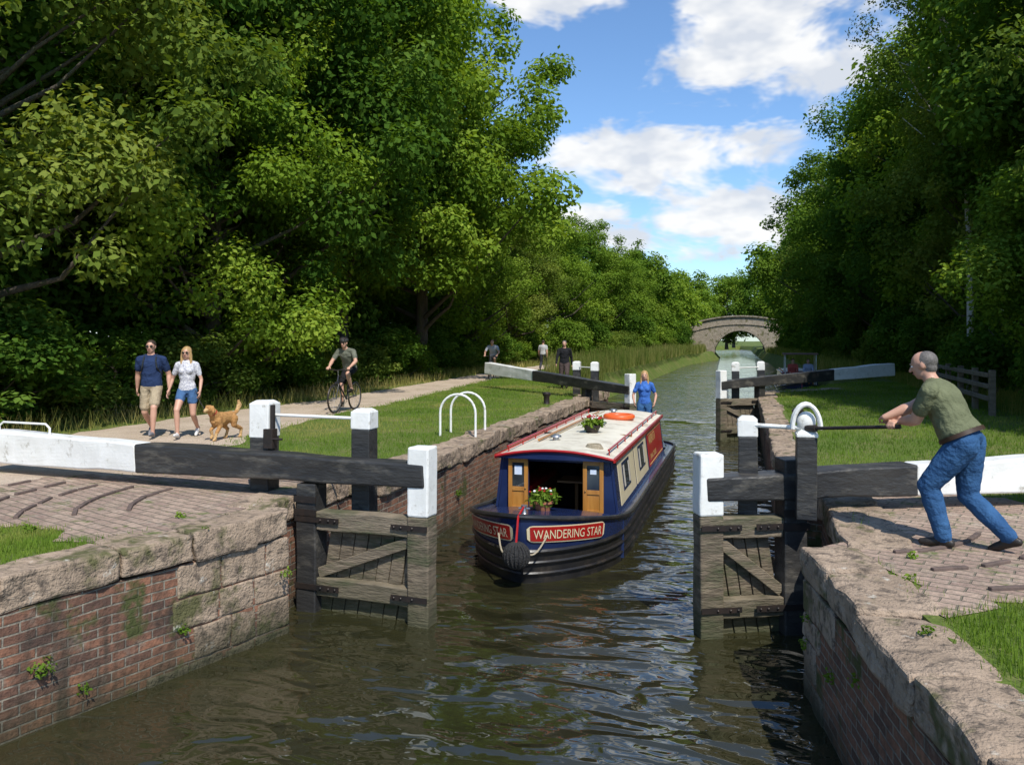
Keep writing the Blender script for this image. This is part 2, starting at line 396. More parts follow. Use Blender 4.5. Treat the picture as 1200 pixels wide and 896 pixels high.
footholds(.6,8.5,1.5,-62,-25,4,5)

# ------------------------------------------------------------------ lock gates
def gate(heel,tip,end,zt,ze,tw,post_top,leaf_top,hoop=True,h0=.24,h1=.42,leafz0=ZW-.6):
    H=V((*heel,0));T=V((*tip,0));E=V((*end,0)); u=(T-H).normalized(); n=V((u.y,-u.x,0))
    if n.y>0: n=-n
    e=empty('lock_gate',(heel[0],heel[1],0))
    Z=lambda p,z: V((p.x,p.y,z))
    mb=MB(); mb.beam(Z(H,leafz0),Z(H,post_top[0]),.24,.24,0,up=u); 
    mb.obj('heel_post',[BLACK],e,bevel=.015,rough=.008,cuts=4)
    mb=MB(); mb.beam(Z(T,leafz0),Z(T,leaf_top+.02),.22,.24,0,up=u); mb.obj('mitre_post',[WOOD],e,bevel=.015,rough=.012,cuts=5)
    mb=MB(); mb.beam(Z(T,leaf_top+.022),Z(T,post_top[1]),.225,.245,0,up=u); mb.obj('mitre_post_head',[WHITE],e,bevel=.02,rough=.01,cuts=4)
    mb=MB(); a=H+u*.12;b=T-u*.11
    mb.beam(Z(a,leaf_top-.11),Z(b,leaf_top-.09),.2,.2,0)
    mb.beam(Z(a,ZW+.28),Z(b,ZW+.28),.19,.19,0)
    mb.beam(Z(a,ZW-.3),Z(b,ZW-.3),.19,.19,0)
    mb.obj('rails',[WOODH],e,bevel=.012,rough=.014,cuts=5,freq=4)
    mb=MB(); Lg=(b-a).length; k=max(5,int(Lg/.16)); w=Lg/k
    for i in range(k):
        c=a+u*(w*(i+.5))-n*.03; x=random.uniform(-.008,.008)
        lean=.12
        mb.beam(Z(c-u*lean,ZW-.5)+n*x,Z(c+u*lean,leaf_top-.16)+n*x,w-.014,.05,0,up=n)
    mb.obj('planking',[WOOD],e,bevel=.006,rough=.008)
    mb=MB(); mb.beam(Z(a,ZW+.42)+n*.045,Z(b,leaf_top-.25)+n*.045,.04,.11,0); mb.obj('brace',[WOODH],e,bevel=.008,rough=.008)
    mb=MB()
    for z in(leaf_top-.09,ZW+.28):
        mb.beam(Z(H-u*.13,z)+n*.125,Z(H+u*.42,z)+n*.125,.012,.06,0)
        mb.beam(Z(T+u*.115,z)+n*.126,Z(T-u*.3,z)+n*.126,.012,.055,0)
        for k in(.2,.3,.38): mb.ell(Z(H+u*k,z)+n*.135,.014,0,None,8,5)
        for k in(.05,.18,.26): mb.ell(Z(T-u*k,z)+n*.136,.014,0,None,8,5)
    for z in (.02,-.12): mb.beam(Z(H-u*.14,z)+n*.128,Z(H+u*.14,z)+n*.128,.014,.07,0)
    mb.obj('iron_straps',[IRON],e)
    P=lambda t: T.lerp(E,t)
    zz=lambda t: zt+(ze-zt)*t; hh=lambda t:h0+(h1-h0)*t
    st=-.012
    for nm,t0,t1,mt in(('balance_beam',st,tw,BLACK),('balance_beam_white_end',tw+.0006,1,WHITE)):
        mb=MB(); mb.beam(Z(P(t0),zz(t0)),Z(P(t1),zz(t1)),.26,hh(t0),0,.3,hh(t1))
        mb.obj(nm,[mt],e,bevel=.022,rough=.022,cuts=8,freq=1.4)
    if hoop:
        q=P(.93); q0=P(.985); q1=P(.84); zb=zz(.93)+hh(.93)/2
        mb=MB(); mb.tube([Z(q0,zb-.05),Z(q0,zb+.07),Z(q0.lerp(q1,.08),zb+.12),Z(q0.lerp(q1,.92),zb+.12),Z(q1,zb+.07),Z(q1,zb-.05)],.014,0)
        mb.obj('hand_hoop',[WHITE],e,smooth=True)
    return e,u,n
def gearpost(name,x,y,z0,z1,zc,w=.24,u=(1,0,0),mats=None):
    mb=MB(); mb.beam((x,y,z0),(x,y,zc),w,w,0,up=u); mb.beam((x,y,zc+.001),(x,y,z1),w+.012,w+.012,1,up=u)
    mb.beam((x,y,z1+.001),(x,y,z1+.03),w,w,1,w*.6,w*.6,up=u)
    return mb.obj(name,[BLACK,WHITE],None,bevel=.012,rough=.009,cuts=3)
eL,uL,nL=gate((-4.55,7.8),(-3.2,7.7),(-9.6,8.3),.337,.337,.59,(.18,.64),-.10)
eR,uR,nR=gate((.47,8.55),(-.33,8.2),(4.3,10.25),.27,.36,.434,(.55,.62),-.02)
eFL,_,_=gate((-4.5,23.6),(-3.0,22.2),(-8.9,27.6),.34,.72,.6,(.5,.8),-.05,hoop=False)
eFR,_,_=gate((.5,25.2),(-.6,24.2),(4.7,28.6),.42,.78,.62,(.6,.85),0,hoop=False)
def part(o,e): adopt(o,e)
part(gearpost('paddle_post',-5.35,8.12,-.02,1.02,.62),eL)
part(gearpost('paddle_post',-4.05,8.08,-.4,.96,.76,.22),eL)
mb=MB(); mb.tube([(-5.35,8.12,.88),(-4.05,8.08,.87)],.018,0); mb.tube([(-5.2,8.05,.3),(-5.2,8.05,1.0)],.03,1); mb.box((-5.2,8.0,.62),(.12,.1,.22),1)
mb.tube([(-5.2,7.96,.62),(-5.02,7.96,.62)],.012,1)
mb.obj('paddle_rod',[WHITE,IRON],eL,smooth=True)
part(gearpost('paddle_post',.05,8.52,-.3,.94,.76,.19),eR)
part(gearpost('paddle_post',.60,8.30,.0,.84,.8,.19),eR)
mb=MB()
mb.tube([(-.05,8.5,.885),(.58,8.28,.885)],.022,0)
arc=[]
for i in range(13):
    a=math.pi*i/12; arc.append(V((.60-.13*math.cos(a),8.22,.88+.24*math.sin(a))))
mb.tube(arc,.02,0); mb.tube([p+V((0,.14,0)) for p in arc],.02,0); mb.ell((.6,8.29,.95),(.09,.05,.10),0)
mb.obj('gear_guard',[WHITE],eR,smooth=True)
BAR0=V((.60,8.26,.885)); BAR1=V((1.28,7.66,.985))
mb=MB(); mb.tube([BAR0,BAR0.lerp(BAR1,.12)],.035,0,10); mb.tube([BAR0.lerp(BAR1,.1),BAR1],.017,0,10); mb.tube([BAR1-(BAR1-BAR0)*.02,BAR1+(BAR1-BAR0)*.06],.022,0,10)
mb.obj('windlass_bar',[IRON],eR,smooth=True)
for x,y,e in((-5.0,24.6,eFL),(-4.3,23.9,eFL),(.55,26.0,eFR),(-.2,25.0,eFR)):
    part(gearpost('paddle_post',x,y,-.4,1.05,.8,.22),e)
mb=MB(); mb.tube([(-5,24.6,.9),(-4.3,23.9,.9)],.018,0); mb.obj('paddle_rod',[WHITE],eFL,smooth=True)
mb=MB(); mb.tube([(.55,26,.9),(-.2,25,.9)],.018,0); mb.obj('paddle_rod',[WHITE],eFR,smooth=True)
mb=MB()
for dy in(0,.55):
    y=13.6+dy; x=-4.62
    pts=[]
    for i in range(15):
        a=math.pi*i/14; pts.append((x-.34+.34*math.cos(a),y,.42+.34*math.sin(a)))
    pts=[(x,y,-.1)]+pts+[(x-.68,y,0)]
    mb.tube(pts,.022,0)
mb.obj('lock_ladder',[WHITE],smooth=True)
for x,y in((-5.1,21.0),(1.1,17.5)):
    mb=MB(); mb.lathe((x,y,0),[(.1,0),(.085,.05),(.075,.2),(.11,.25),(.12,.29),(.08,.33)],0); mb.obj('mooring_bollard',[IRON],smooth=True)

# ------------------------------------------------------------------ bridge
def bridge():
    e=empty('stone_bridge',(-.4,125,0)); Y0,Y1=125,129.5; cx=-.4
    top=lambda x: 5.25-.022*(x)**2 if abs(x)<9 else 5.25-.022*81-.2*(abs(x)-9)
    half=3.9
    def arch(x): return ZW+.0+4.3*math.sqrt(max(0,1-(x/half)**2)) if abs(x)<half else ZW-.5
    xs=sorted(set([round(-16+i*.5,2) for i in range(65)]+[round(-half+half*2*i/28,4) for i in range(29)]))
    mb=MB()
    for a,b in zip(xs,xs[1:]):
        m=(a+b)/2
        za,zb=(arch(a),arch(b)) if abs(m)<half else (ZW-.5,ZW-.5)
        ta,tb=top(a),top(b)
        for Y in(Y0,Y1): mb.add([(cx+a,Y,za),(cx+b,Y,zb),(cx+b,Y,tb),(cx+a,Y,ta)],[(0,1,2,3)])
        mb.add([(cx+a,Y0,ta),(cx+b,Y0,tb),(cx+b,Y1,tb),(cx+a,Y1,ta)],[(0,1,2,3)])
        if abs(m)<half: mb.add([(cx+a,Y0,za),(cx+b,Y0,zb),(cx+b,Y1,zb),(cx+a,Y1,za)],[(0,1,2,3)])
    mb.obj('bridge_body',[BSTONE],e)
    mb=MB()
    for i in range(25):
        a=math.pi*(i+.5)/25; c,s=math.cos(a),math.sin(a); p=V((cx+half*c,Y0-.03,ZW+4.3*s)); q=V((cx+(half+.5)*c,Y0-.03,ZW+(4.3+.5)*s))
        mb.beam(p,q,.49,.2,0,.55,.2,up=(0,1,0))
    mb.obj('arch_voussoirs',[BSTONE],e,bevel=.02)
    mb=MB()
    for Y in(Y0-.03,Y1+.03):
        for dz,h,w in((0.06,.2,.5),(-1.15,.16,.22)):
            for i in range(48):
                a=-16+i*.67; b=a+.655; mb.beam((cx+a,Y,top(a)+dz),(cx+b,Y,top(b)+dz),w,h)
    mb.obj('parapet_coping',[BSTONE],e,bevel=.02)
bridge()

# ------------------------------------------------------------------ narrowboat
PNAVY=M('navy_paint',(.012,.022,.075),(.016,.028,.085),.22,2,.05,6,.01,spec=.6,coat=.4)
PHULL=M('hull_blacking',(.012,.012,.014),(.03,.027,.024),.32,3,.25,9,.01,dirt=(.07,.055,.04),dscale=4,dlo=.55,dhi=.8)
PCREAM=M('cream_paint',(.76,.65,.41),(.70,.59,.37),.3,2,.04,8,.01,coat=.3)
PROOF=M('roof_cream',(.72,.67,.54),(.6,.55,.44),.55,3,.2,30,.004,dirt=(.4,.34,.25),dscale=3,dlo=.5,dhi=.8)
PRED=M('red_paint',(.42,.014,.012),(.34,.012,.01),.28,3,.04,8,.01,coat=.3)
OCHRE=M('varnished_oak',(.50,.23,.05),(.36,.15,.03),.3,3,.2,12,.005,stretch=(6,6,.8),coat=.5)
GOLD=M('gold_lettering',(.75,.55,.2),(.7,.5,.18),.4,4)
BRASS=M('brass',(.7,.5,.2),(.5,.35,.14),.25,4,metal=1)
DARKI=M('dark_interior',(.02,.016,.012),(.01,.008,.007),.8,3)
CURT=M('curtain',(.55,.5,.42),(.4,.36,.3),.9,30,stretch=(1,6,.2))
ROPE=M('rope_fender',(.045,.043,.042),(.02,.02,.02),.95,30,1,45,.03)
ROPEL=M('rope_cord',(.42,.36,.26),(.3,.25,.17),.9,40,1,60,.01)
ORANGE=M('orange_plastic',(.75,.13,.03),(.65,.1,.02),.4,4)
TERRA=M('terracotta',(.42,.16,.08),(.32,.12,.06),.8,5,.2)
PAPER=M('notice_paper',(.75,.77,.8),(.5,.6,.75),.6,25)
def glass_mat():
    m,nt,out=newmat('window_glass'); ob=COORD(nt)
    PBR(nt,out,MIX(nt,NOISE(nt,ob,2.2,3,.5,.35,.65),(.02,.025,.03),(.06,.07,.07)),.04,None,0,.8); return m
GLASS=glass_mat()
def np_mesh(name,Vt,Q,mi,tint,mats):
    me=bpy.data.meshes.new(name); me.vertices.add(len(Vt)); me.vertices.foreach_set('co',np.asarray(Vt,np.float32).ravel())
    me.loops.add(len(Q)*4); me.loops.foreach_set('vertex_index',np.asarray(Q,np.int32).ravel())
    me.polygons.add(len(Q)); me.polygons.foreach_set('loop_start',np.arange(0,len(Q)*4,4,dtype=np.int32))
    for m in mats: me.materials.append(m)
    me.polygons.foreach_set('material_index',np.asarray(mi,np.int32))
    me.update(calc_edges=True)
    a=me.attributes.new('tint','FLOAT','POINT'); a.data.foreach_set('value',np.asarray(tint,np.float32))
    return me
def leaves(C,R,N_,size,rng,flat=.75,upb=.55,shell=2.4,ctint=None,aspect=.6):
    C=np.asarray(C);R=np.asarray(R);K=len(C)
    w=R**2; idx=rng.choice(K,N_,p=w/w.sum())
    d=rng.normal(size=(N_,3)); d/=np.linalg.norm(d,axis=1)[:,None]
    rr=R[idx]*rng.random(N_)**(1/shell)
    p=C[idx]+d*rr[:,None]*np.array([1,1,flat])
    p+=rng.normal(size=(N_,3))*R[idx][:,None]*.08
    n=d*.6+np.array([0,0,upb])+rng.normal(size=(N_,3))*.45; n/=np.linalg.norm(n,axis=1)[:,None]
    t=rng.normal(size=(N_,3)); t[:,2]-=.5; t-=n*(t*n).sum(1)[:,None]; t/=np.linalg.norm(t,axis=1)[:,None]
    b=np.cross(n,t); s=(size*(.65+.7*rng.random(N_)))[:,None]
    v=np.stack([p,p+t*s*.45+b*s*aspect/2+n*s*.08,p+t*s,p+t*s*.45-b*s*aspect/2+n*s*.08],1).reshape(-1,3)
    q=np.arange(N_*4).reshape(-1,4)
    if ctint is None: ctint=rng.random(K)
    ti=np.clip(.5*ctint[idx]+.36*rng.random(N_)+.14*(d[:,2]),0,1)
    return v,q,np.repeat(ti,4)
def flowerpot(c,rp,hp,leafR,parent,name,redn=40):
    mb=MB(); mb.lathe(c,[(rp*.7,0),(rp*.95,hp*.8),(rp*1.08,hp*.8),(rp*1.08,hp),(rp*.9,hp),(rp*.88,hp*.93)],0,18)
    mb.obj(name,[TERRA if name!='black_pot' else IRON],parent,smooth=True)
    rng=np.random.default_rng(5)
    C=[];
    for i in range(9): a=i*2.4; C.append((c[0]+leafR*.5*math.cos(a),c[1]+leafR*.5*math.sin(a),c[2]+hp+leafR*.35*rng.random()+.02))
    v,q,t=leaves(C,[leafR*.5]*9,420,.06,rng)
    me=np_mesh('foliage',v,q,np.zeros(len(q)),t,[LEAF_B]); o=bpy.data.objects.new('foliage',me); COL.objects.link(o); adopt(o,parent)
    mb=MB()
    for i in range(redn):
        a=rng.random()*6.28;r=leafR*math.sqrt(rng.random())*.9; mb.ell((c[0]+r*math.cos(a),c[1]+r*math.sin(a),c[2]+hp+leafR*.75*(1-.4*r/leafR)+rng.random()*.03),(.018,.018,.013),0 if i%3 else 1,None,6,4)
    mb.obj('blossoms',[PRED,WHITE],parent,smooth=True)
def boat(cx,by,Lb,opt):
    e=empty('narrowboat',(cx,by+Lb/2,ZW)); B=1.05
    def hw(s,z):
        f=min(1,max(0,s)/1.75); w=B*(1-(1-f)**2.3)**.72
        low=1-(.22*max(0,1-s/2.2))*(1-min(1,max(0,z+.3)/1.0))
        b=(Lb-s)
        if b<.9: w*=math.sqrt(max(0,1-(1-b/.9)**2))*.6+.4
        return w*low
    gun=lambda s: .50+.34*max(0,1-s/2.6)**1.4
    rake=lambda z: .28*(1-min(1,max(0,(z+.3))/1.1))
    SS=[0,.01,.03,.08,.16,.28,.45,.65,.9,1.2,1.5,1.8,2.2,3,4,5,6,7,8,Lb-1.2,Lb-.9,Lb-.6,Lb-.35,Lb-.15,Lb]
    SS=sorted(set(round(s,3) for s in SS if s<=Lb))
    def hp(s,z,side,off=0):
        w=hw(s,z)+off*min(1,.35+s); return V((cx+side*w,by+s+rake(z)*max(0,1-s/1.6)-off*max(0,1-s/.6),ZW+z))
    mb=MB()
    for side in(-1,1):
        lev=[-.5,-.15,.0,.12,.24,.38]
        cols=[]
        for s in SS: cols.append([hp(s,z,side) for z in lev+[gun(s)-.02,gun(s)]])
        n=len(cols[0])
        for i in range(len(SS)-1):
            for j in range(n-1):
                mb.add([cols[i][j],cols[i+1][j],cols[i+1][j+1],cols[i][j+1]],[(0,1,2,3)],0 if j<5 else 1)
    hull=mb.obj('hull',[PHULL,opt['c1']],e,smooth=True)
    bm=bmesh.new(); bm.from_mesh(hull.data); bmesh.ops.remove_doubles(bm,verts=bm.verts,dist=.002); bmesh.ops.recalc_face_normals(bm,faces=bm.faces); bm.to_mesh(hull.data); bm.free()
    mb=MB()
    for z,r in((.13,.022),(.27,.022),(.41,.028)):
        for side in(-1,1): mb.tube([hp(s,z,side,.008) for s in SS],r,0,6)
    for side in(-1,1): mb.tube([hp(s,gun(s),side,.0)+V((0,0,.01)) for s in SS],.032,0,8)
    mb.obj('rubbing_strakes',[PHULL],e,smooth=True)
    mb=MB(); D=[s for s in SS if s<=1.5]
    for a,b in zip(D,D[1:]):
        for i in range(6):
            f0=-1+i/3;f1=-1+(i+1)/3
            P=lambda s,f: V((cx+f*hw(s,gun(s)),by+s,ZW+gun(s)-.01+.07*(1-f*f)*min(1,s)))
            mb.add([P(a,f0),P(b,f0),P(b,f1),P(a,f1)],[(0,1,2,3)],0)
    w=hw(1.5,gun(1.5)); g=gun(1.5); mb.add([(cx-w,by+1.5,ZW+g),(cx+w,by+1.5,ZW+g),(cx+w,by+1.5,ZW+.05),(cx-w,by+1.5,ZW+.05)],[(0,1,2,3)],0)
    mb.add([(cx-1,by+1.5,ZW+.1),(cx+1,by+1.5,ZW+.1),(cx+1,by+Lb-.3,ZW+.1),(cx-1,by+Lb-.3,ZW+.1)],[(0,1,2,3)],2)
    y0=by+1.95;y1=by+Lb-1.85
    for side in(-1,1):
        S2=[s for s in SS if 1.5<=s<=Lb-.0]
        for a,b in zip(S2,S2[1:]):
            inn=lambda s:.87 if s<Lb-1.85 else max(0,hw(s,.5)-.18)
            mb.add([(cx+side*hw(a,.5),by+a,ZW+gun(a)-.005),(cx+side*hw(b,.5),by+b,ZW+gun(b)-.005),(cx+side*inn(b),by+b,ZW+gun(b)-.005),(cx+side*inn(a),by+a,ZW+gun(a)-.005)],[(0,1,2,3)],0)
    mb.add([(cx-.95,y1,ZW+.60-.0),(cx+.95,y1,ZW+.60),(cx+.7,by+Lb-.25,ZW+.60),(cx-.7,by+Lb-.25,ZW+.60)],[(0,1,2,3)],0)
    mb.obj('decks',[opt['c1'],PROOF,DARKI],e)
    zb,zt=ZW+.5,ZW+1.28
    X=lambda side,h,o=0: cx+side*(.90-.09*h+o)
    Zc=lambda h: zb+(zt-zb)*h
    def quad(mb,side,ya,yb,ha,hb,o,mi,th=.012):
        pts=[V((X(side,ha,o),ya,Zc(ha))),V((X(side,ha,o),yb,Zc(ha))),V((X(side,hb,o),yb,Zc(hb))),V((X(side,hb,o),ya,Zc(hb)))]
        q=[p-V((side*th,0,0)) for p in pts]
        mb.add(pts+q,[(0,1,2,3),(7,6,5,4),(0,4,5,1),(1,5,6,2),(2,6,7,3),(3,7,4,0)],mi)
    mb=MB()
    for side in(-1,1): quad(mb,side,y0,y1,-.04,1,0,0,.04)
    ow=.40
    for side in(-1,1):
        xo=cx+side*ow
        mb.add([(X(side,0,-.04),y0,zb-.03),(xo,y0,zb-.03),(xo,y0,zt),(X(side,1,-.04),y0,zt),(X(side,0,-.04),y0+.05,zb-.03),(xo,y0+.05,zb-.03),(xo,y0+.05,zt),(X(side,1,-.04),y0+.05,zt)],[(0,1,2,3),(7,6,5,4),(1,5,6,2),(0,4,5,1),(3,2,6,7),(4,0,3,7)],0)
    mb.box((cx,y0+.025,zt-.035),(2*ow-.002,.048,.07),0)
    mb.add([(X(-1,0),y1,zb),(X(1,0),y1,zb),(X(1,1),y1,zt),(X(-1,1),y1,zt)],[(0,1,2,3)],0)
    mb.obj('cabin',[opt['c1']],e,bevel=.006)
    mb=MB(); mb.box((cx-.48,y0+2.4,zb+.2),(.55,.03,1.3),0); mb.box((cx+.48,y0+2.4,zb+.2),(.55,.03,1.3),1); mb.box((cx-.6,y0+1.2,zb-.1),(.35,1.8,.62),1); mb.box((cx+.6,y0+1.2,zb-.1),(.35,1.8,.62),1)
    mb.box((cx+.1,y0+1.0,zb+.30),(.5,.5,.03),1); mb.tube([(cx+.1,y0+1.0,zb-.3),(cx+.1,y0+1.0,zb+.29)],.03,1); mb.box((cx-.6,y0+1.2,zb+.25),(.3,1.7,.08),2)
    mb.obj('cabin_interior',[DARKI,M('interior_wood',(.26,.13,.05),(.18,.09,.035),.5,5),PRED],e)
    mb=MB(); R=[];n=12
    def roofp(f,o=0): return (cx+f*(.85+o),zt+.012+.10*(1-f*f)+o*.2)
    for yy in np.linspace(y0-.12,y1+.06,10):
        R.append([V((roofp(-1+2*i/n)[0],yy,roofp(-1+2*i/n)[1])) for i in range(n+1)])
    for a,b in zip(R,R[1:]):
        for i in range(n): mb.add([a[i],a[i+1],b[i+1],b[i]],[(0,1,2,3)],0)
    lo=[V((p.x,p.y,zt-.02)) for p in R[0]]; mb.add(R[0]+lo,[(i,i+1,n+2+i,n+1+i) for i in range(n)],1)
    lo=[V((p.x,p.y,zt-.02)) for p in R[-1]]; mb.add(R[-1]+lo,[(i,i+1,n+2+i,n+1+i) for i in range(n)],1)
    mb.obj('roof',[PROOF,opt['c1']],e,smooth=True)
    mb=MB()
    for side in(-1,1):
        mb.beam((cx+side*.855,y0-.13,zt+.0),(cx+side*.855,y1+.07,zt+.0),.035,.055,0)
        mb.tube([(cx+side*.74,y0+.1,zt+.115),(cx+side*.74,y1-.1,zt+.115)],.016,0)
        for yy in np.linspace(y0+.15,y1-.15,9): mb.tube([(cx+side*.74,yy,zt+.03),(cx+side*.74,yy,zt+.115)],.01,0,6)
    mb.tube([V((roofp(-1+2*i/n)[0],y0-.135,roofp(-1+2*i/n)[1]-.005)) for i in range(n+1)],.022,0,6)
    mb.obj('roof_rails',[PRED],e,smooth=True)
    mb=MB()
    La=y1-y0
    for side in(-1,1):
        pa=[(.05,.30,0),(.32,.56,0),(.60,.97,1)] if La>5 else [(.05,.95,1)]
        for a,b,k in pa: quad(mb,side,y0+a*La,y0+b*La,.10,.90,.006,k,.01)
        wn=[(.10,.21),(.38,.50)]
        for a,b in wn:
            quad(mb,side,y0+a*La,y0+b*La,.30,.82,.014,3,.01)
            quad(mb,side,y0+a*La+.03,y0+b*La-.03,.345,.775,.018,2,.008)
            quad(mb,side,y0+a*La+.05,y0+a*La+.17,.36,.76,.0195,4,.004)
            quad(mb,side,y0+b*La-.17,y0+b*La-.05,.36,.76,.0195,4,.004)
    mb.obj('side_panels',[opt['c2'],PRED,GLASS,PNAVY if opt['c2']!=PNAVY else BRASS,CURT],e)
    mb=MB()
    for side in(-1,1):
        for a,b in((.60,.97),):
            for (ya,yb,ha,hb) in((a+.01,b-.01,.14,.155),(a+.01,b-.01,.845,.86)):
                quad(mb,side,y0+ya*La,y0+yb*La,ha,hb,.0095,0,.004)
    mb.obj('coach_lines',[GOLD],e)
    for side in(-1,1):
        mb=MB(); xc=cx+side*.545; yy=y0-.03
        w=.29;h0=zb-.0;h1=zt-.03
        for dx in(-1,1): mb.box((xc+dx*(w/2-.028),yy,(h0+h1)/2),(.056,.03,h1-h0),0)
        for z in(h0+.035,(h0+h1)/2-.06,h1-.03): mb.box((xc,yy,z),(w-.114,.028,.06),0)
        mb.box((xc,yy+.004,(h0+h1)/2+.16),(w-.112,.008,.40),1); mb.box((xc,yy+.004,h0+.17),(w-.112,.012,.28),0)
        if side<0: mb.box((xc,yy-.004,h1-.17),(.11,.004,.13),2)
        else: mb.box((xc,yy-.004,h1-.15),(.09,.004,.07),2)
        mb.ell((xc-side*.11,yy-.02,(h0+h1)/2-.05),.012,3,None,8,6)
        mb.obj('cabin_door',[OCHRE,GLASS,PAPER,BRASS],e,bevel=.004)
    mb=MB(); fc=V((cx,by-.10,ZW+.42)); mb.ell(fc,(.15,.13,.145),0,None,20,14)
    for k in range(9):
        a0=math.pi*k/9
        mb.tube([(fc.x+.155*math.cos(t)*math.cos(a0),fc.y+.135*math.cos(t)*math.sin(a0),fc.z+.15*math.sin(t)) for t in np.linspace(0,2*math.pi,20,endpoint=False)],.015,0,6,closed=True)
    mb.obj('rope_fender',[ROPE],e,smooth=True)
    mb=MB()
    for side in(-1,1):
        a=fc+V((side*.12,.02,.02)); b=hp(.14,.60,side,.02)
        mb.tube([a.lerp(b,t)-V((0,.05*math.sin(math.pi*t),.08*math.sin(math.pi*t))) for t in np.linspace(0,1,8)],.011,0,6)
    mb.tube([fc+V((0,-.02,.14)),V((cx,by-.03,ZW+.86)),V((cx,by+.25,ZW+.93))],.014,1,6)
    mb.obj('fender_rope',[ROPEL,PRED],e,smooth=True)
    mb=MB(); mb.lathe((cx-.0,by+.25,ZW+.84),[(.04,0),(.028,.02),(.024,.07),(.04,.085),(.04,.1)],0); mb.tube([(cx-.07,by+.25,ZW+.90),(cx+.07,by+.25,ZW+.90)],.012,0)
    mb.obj('bow_stud',[STEEL],e,smooth=True)
    mb=MB(); mb.tube([(cx,by+Lb-.1,ZW+.5),(cx,by+Lb-.05,ZW+1.0),(cx,by+Lb-.35,ZW+1.22),(cx,by+Lb-1.0,ZW+1.3)],.022,0); mb.obj('tiller',[BRASS],e,smooth=True)
    if opt.get('name'):
        arc=[0]
        ts=np.linspace(.012,1.55,90)
        for a,b in zip(ts,ts[1:]): arc.append(arc[-1]+(hp(b,.65,1)-hp(a,.65,1)).length)
        s_at=lambda d: float(np.interp(d,arc,ts))
        for side,txt,col in((1,'WANDERING STAR',PRED),(-1,'WANDERING STAR',PRED)):
            mb=MB(); Lp=1.15
            zc=lambda s: (gun(s)+.40)/2+.02
            for i in range(30):
                d0=.03+Lp*i/30;d1=.03+Lp*(i+1)/30;s0,s1=s_at(d0),s_at(d1)
                h=lambda d: .105*min(1,(min(d-.0,Lp+.06-d)/.08)**.5)
                for hm,off,mi in((1.0,.014,1),(.86,.020,0)):
                    if mi==0 and (i==0 or i==29): continue
                    q=[hp(s0,zc(s0)-h(d0)*hm,side,off),hp(s1,zc(s1)-h(d1)*hm,side,off),hp(s1,zc(s1)+h(d1)*hm,side,off),hp(s0,zc(s0)+h(d0)*hm,side,off)]
                    mb.add(q,[(0,1,2,3)],mi)
            v,f=text_mesh(txt,.14); w=max(p[0] for p in v); k=(Lp-.16)/w
            vv=[]
            for x,y,z in v:
                d=.11+x*k
                if side<0: d=Lp+.06-d
                s=s_at(d); vv.append(hp(s,zc(s)+(y-.05)*1.15,side,.027))
            mb.add(vv,f,1)
            mb.obj('name_plate',[col,PCREAM],e)
        for side in(1,-1):
            mb=MB()
            for txt,h,size in(('WANDERING STAR',.60,.24),('CANAL CRUISES',.24,.14)):
                v,f=text_mesh(txt,size); w=max(p[0] for p in v); sp=(.78-.62)*La; k=min(1,sp*1.0/w); vv=[]
                st=y0+.625*La
                for x,y,z in v:
                    yy=st+(x*k if side>0 else (sp-x*k)); hq=h+y/(zt-zb); vv.append(V((X(side,hq,.009),yy,Zc(hq))))
                mb.add(vv,f,0)
            mb.obj('side_lettering',[GOLD],e)
        flowerpot((cx+.05,by+1.0,ZW+gun(1.0)+.05),.13,.13,.2,e,'terracotta_pot',14)
        flowerpot((cx+.12,y0+2.2,zt+.11),.14,.13,.2,e,'black_pot',50)
        mb=MB(); c=V((cx+.2,y0+4.7,zt+.15)); 
        mb.tube([(c.x+.26*math.cos(t),c.y+.26*math.sin(t),c.z) for t in np.linspace(0,2*math.pi,32,endpoint=False)],.055,0,10,closed=True)
        mb.obj('lifebuoy',[ORANGE],e,smooth=True)
        mb=MB()
        for yy,xx in((y0+1.1,-.25),(y0+3.3,.1),(y0+5.9,-.1)):
            mb.lathe((cx+xx,yy,zt+.10),[(.05,0),(.05,.05),(.09,.055),(.08,.08),(.03,.095)],0,14)
        mb.obj('roof_vents',[STEEL],e,smooth=True)
        mb=MB(); mb.tube([(cx-.5,y0+1.0,zt+.11),(cx-.45,y1-.5,zt+.11)],.02,0); mb.tube([(cx-.42,y0+1.4,zt+.10),(cx-.36,y1-.3,zt+.10)],.017,1)
        for k in range(4): mb.tube([(cx+.45+(.13-.012*k)*math.cos(t),y0+.55+(.13-.012*k)*math.sin(t),zt+.075+.018*k) for t in np.linspace(0,2*math.pi,20,endpoint=False)],.012,1,6,closed=True)
        mb.obj('boat_poles',[OCHRE,ROPEL],e,smooth=True)
    else:
        mb=MB(); 
        for xx in(-.7,.7):
            for yy in(.5,1.5): mb.tube([(cx+xx,y0+yy-1.6,zb),(cx+xx,y0+yy-1.6,zt+.95)],.025,1)
        mb.beam((cx,y0-1.2,zt+.98),(cx,y0+.0,zt+.98),1.6,.06,0); mb.obj('canopy',[M('canopy_cloth',(.22,.12,.11),(.16,.09,.08),.9,3),WHITE],e,bevel=.01)
    return e
boat(-2.55,9.1,10.4,dict(c1=PNAVY,c2=PCREAM,name=True))
boat(2.7,40,9,dict(c1=PNAVY,c2=PRED,name=None))

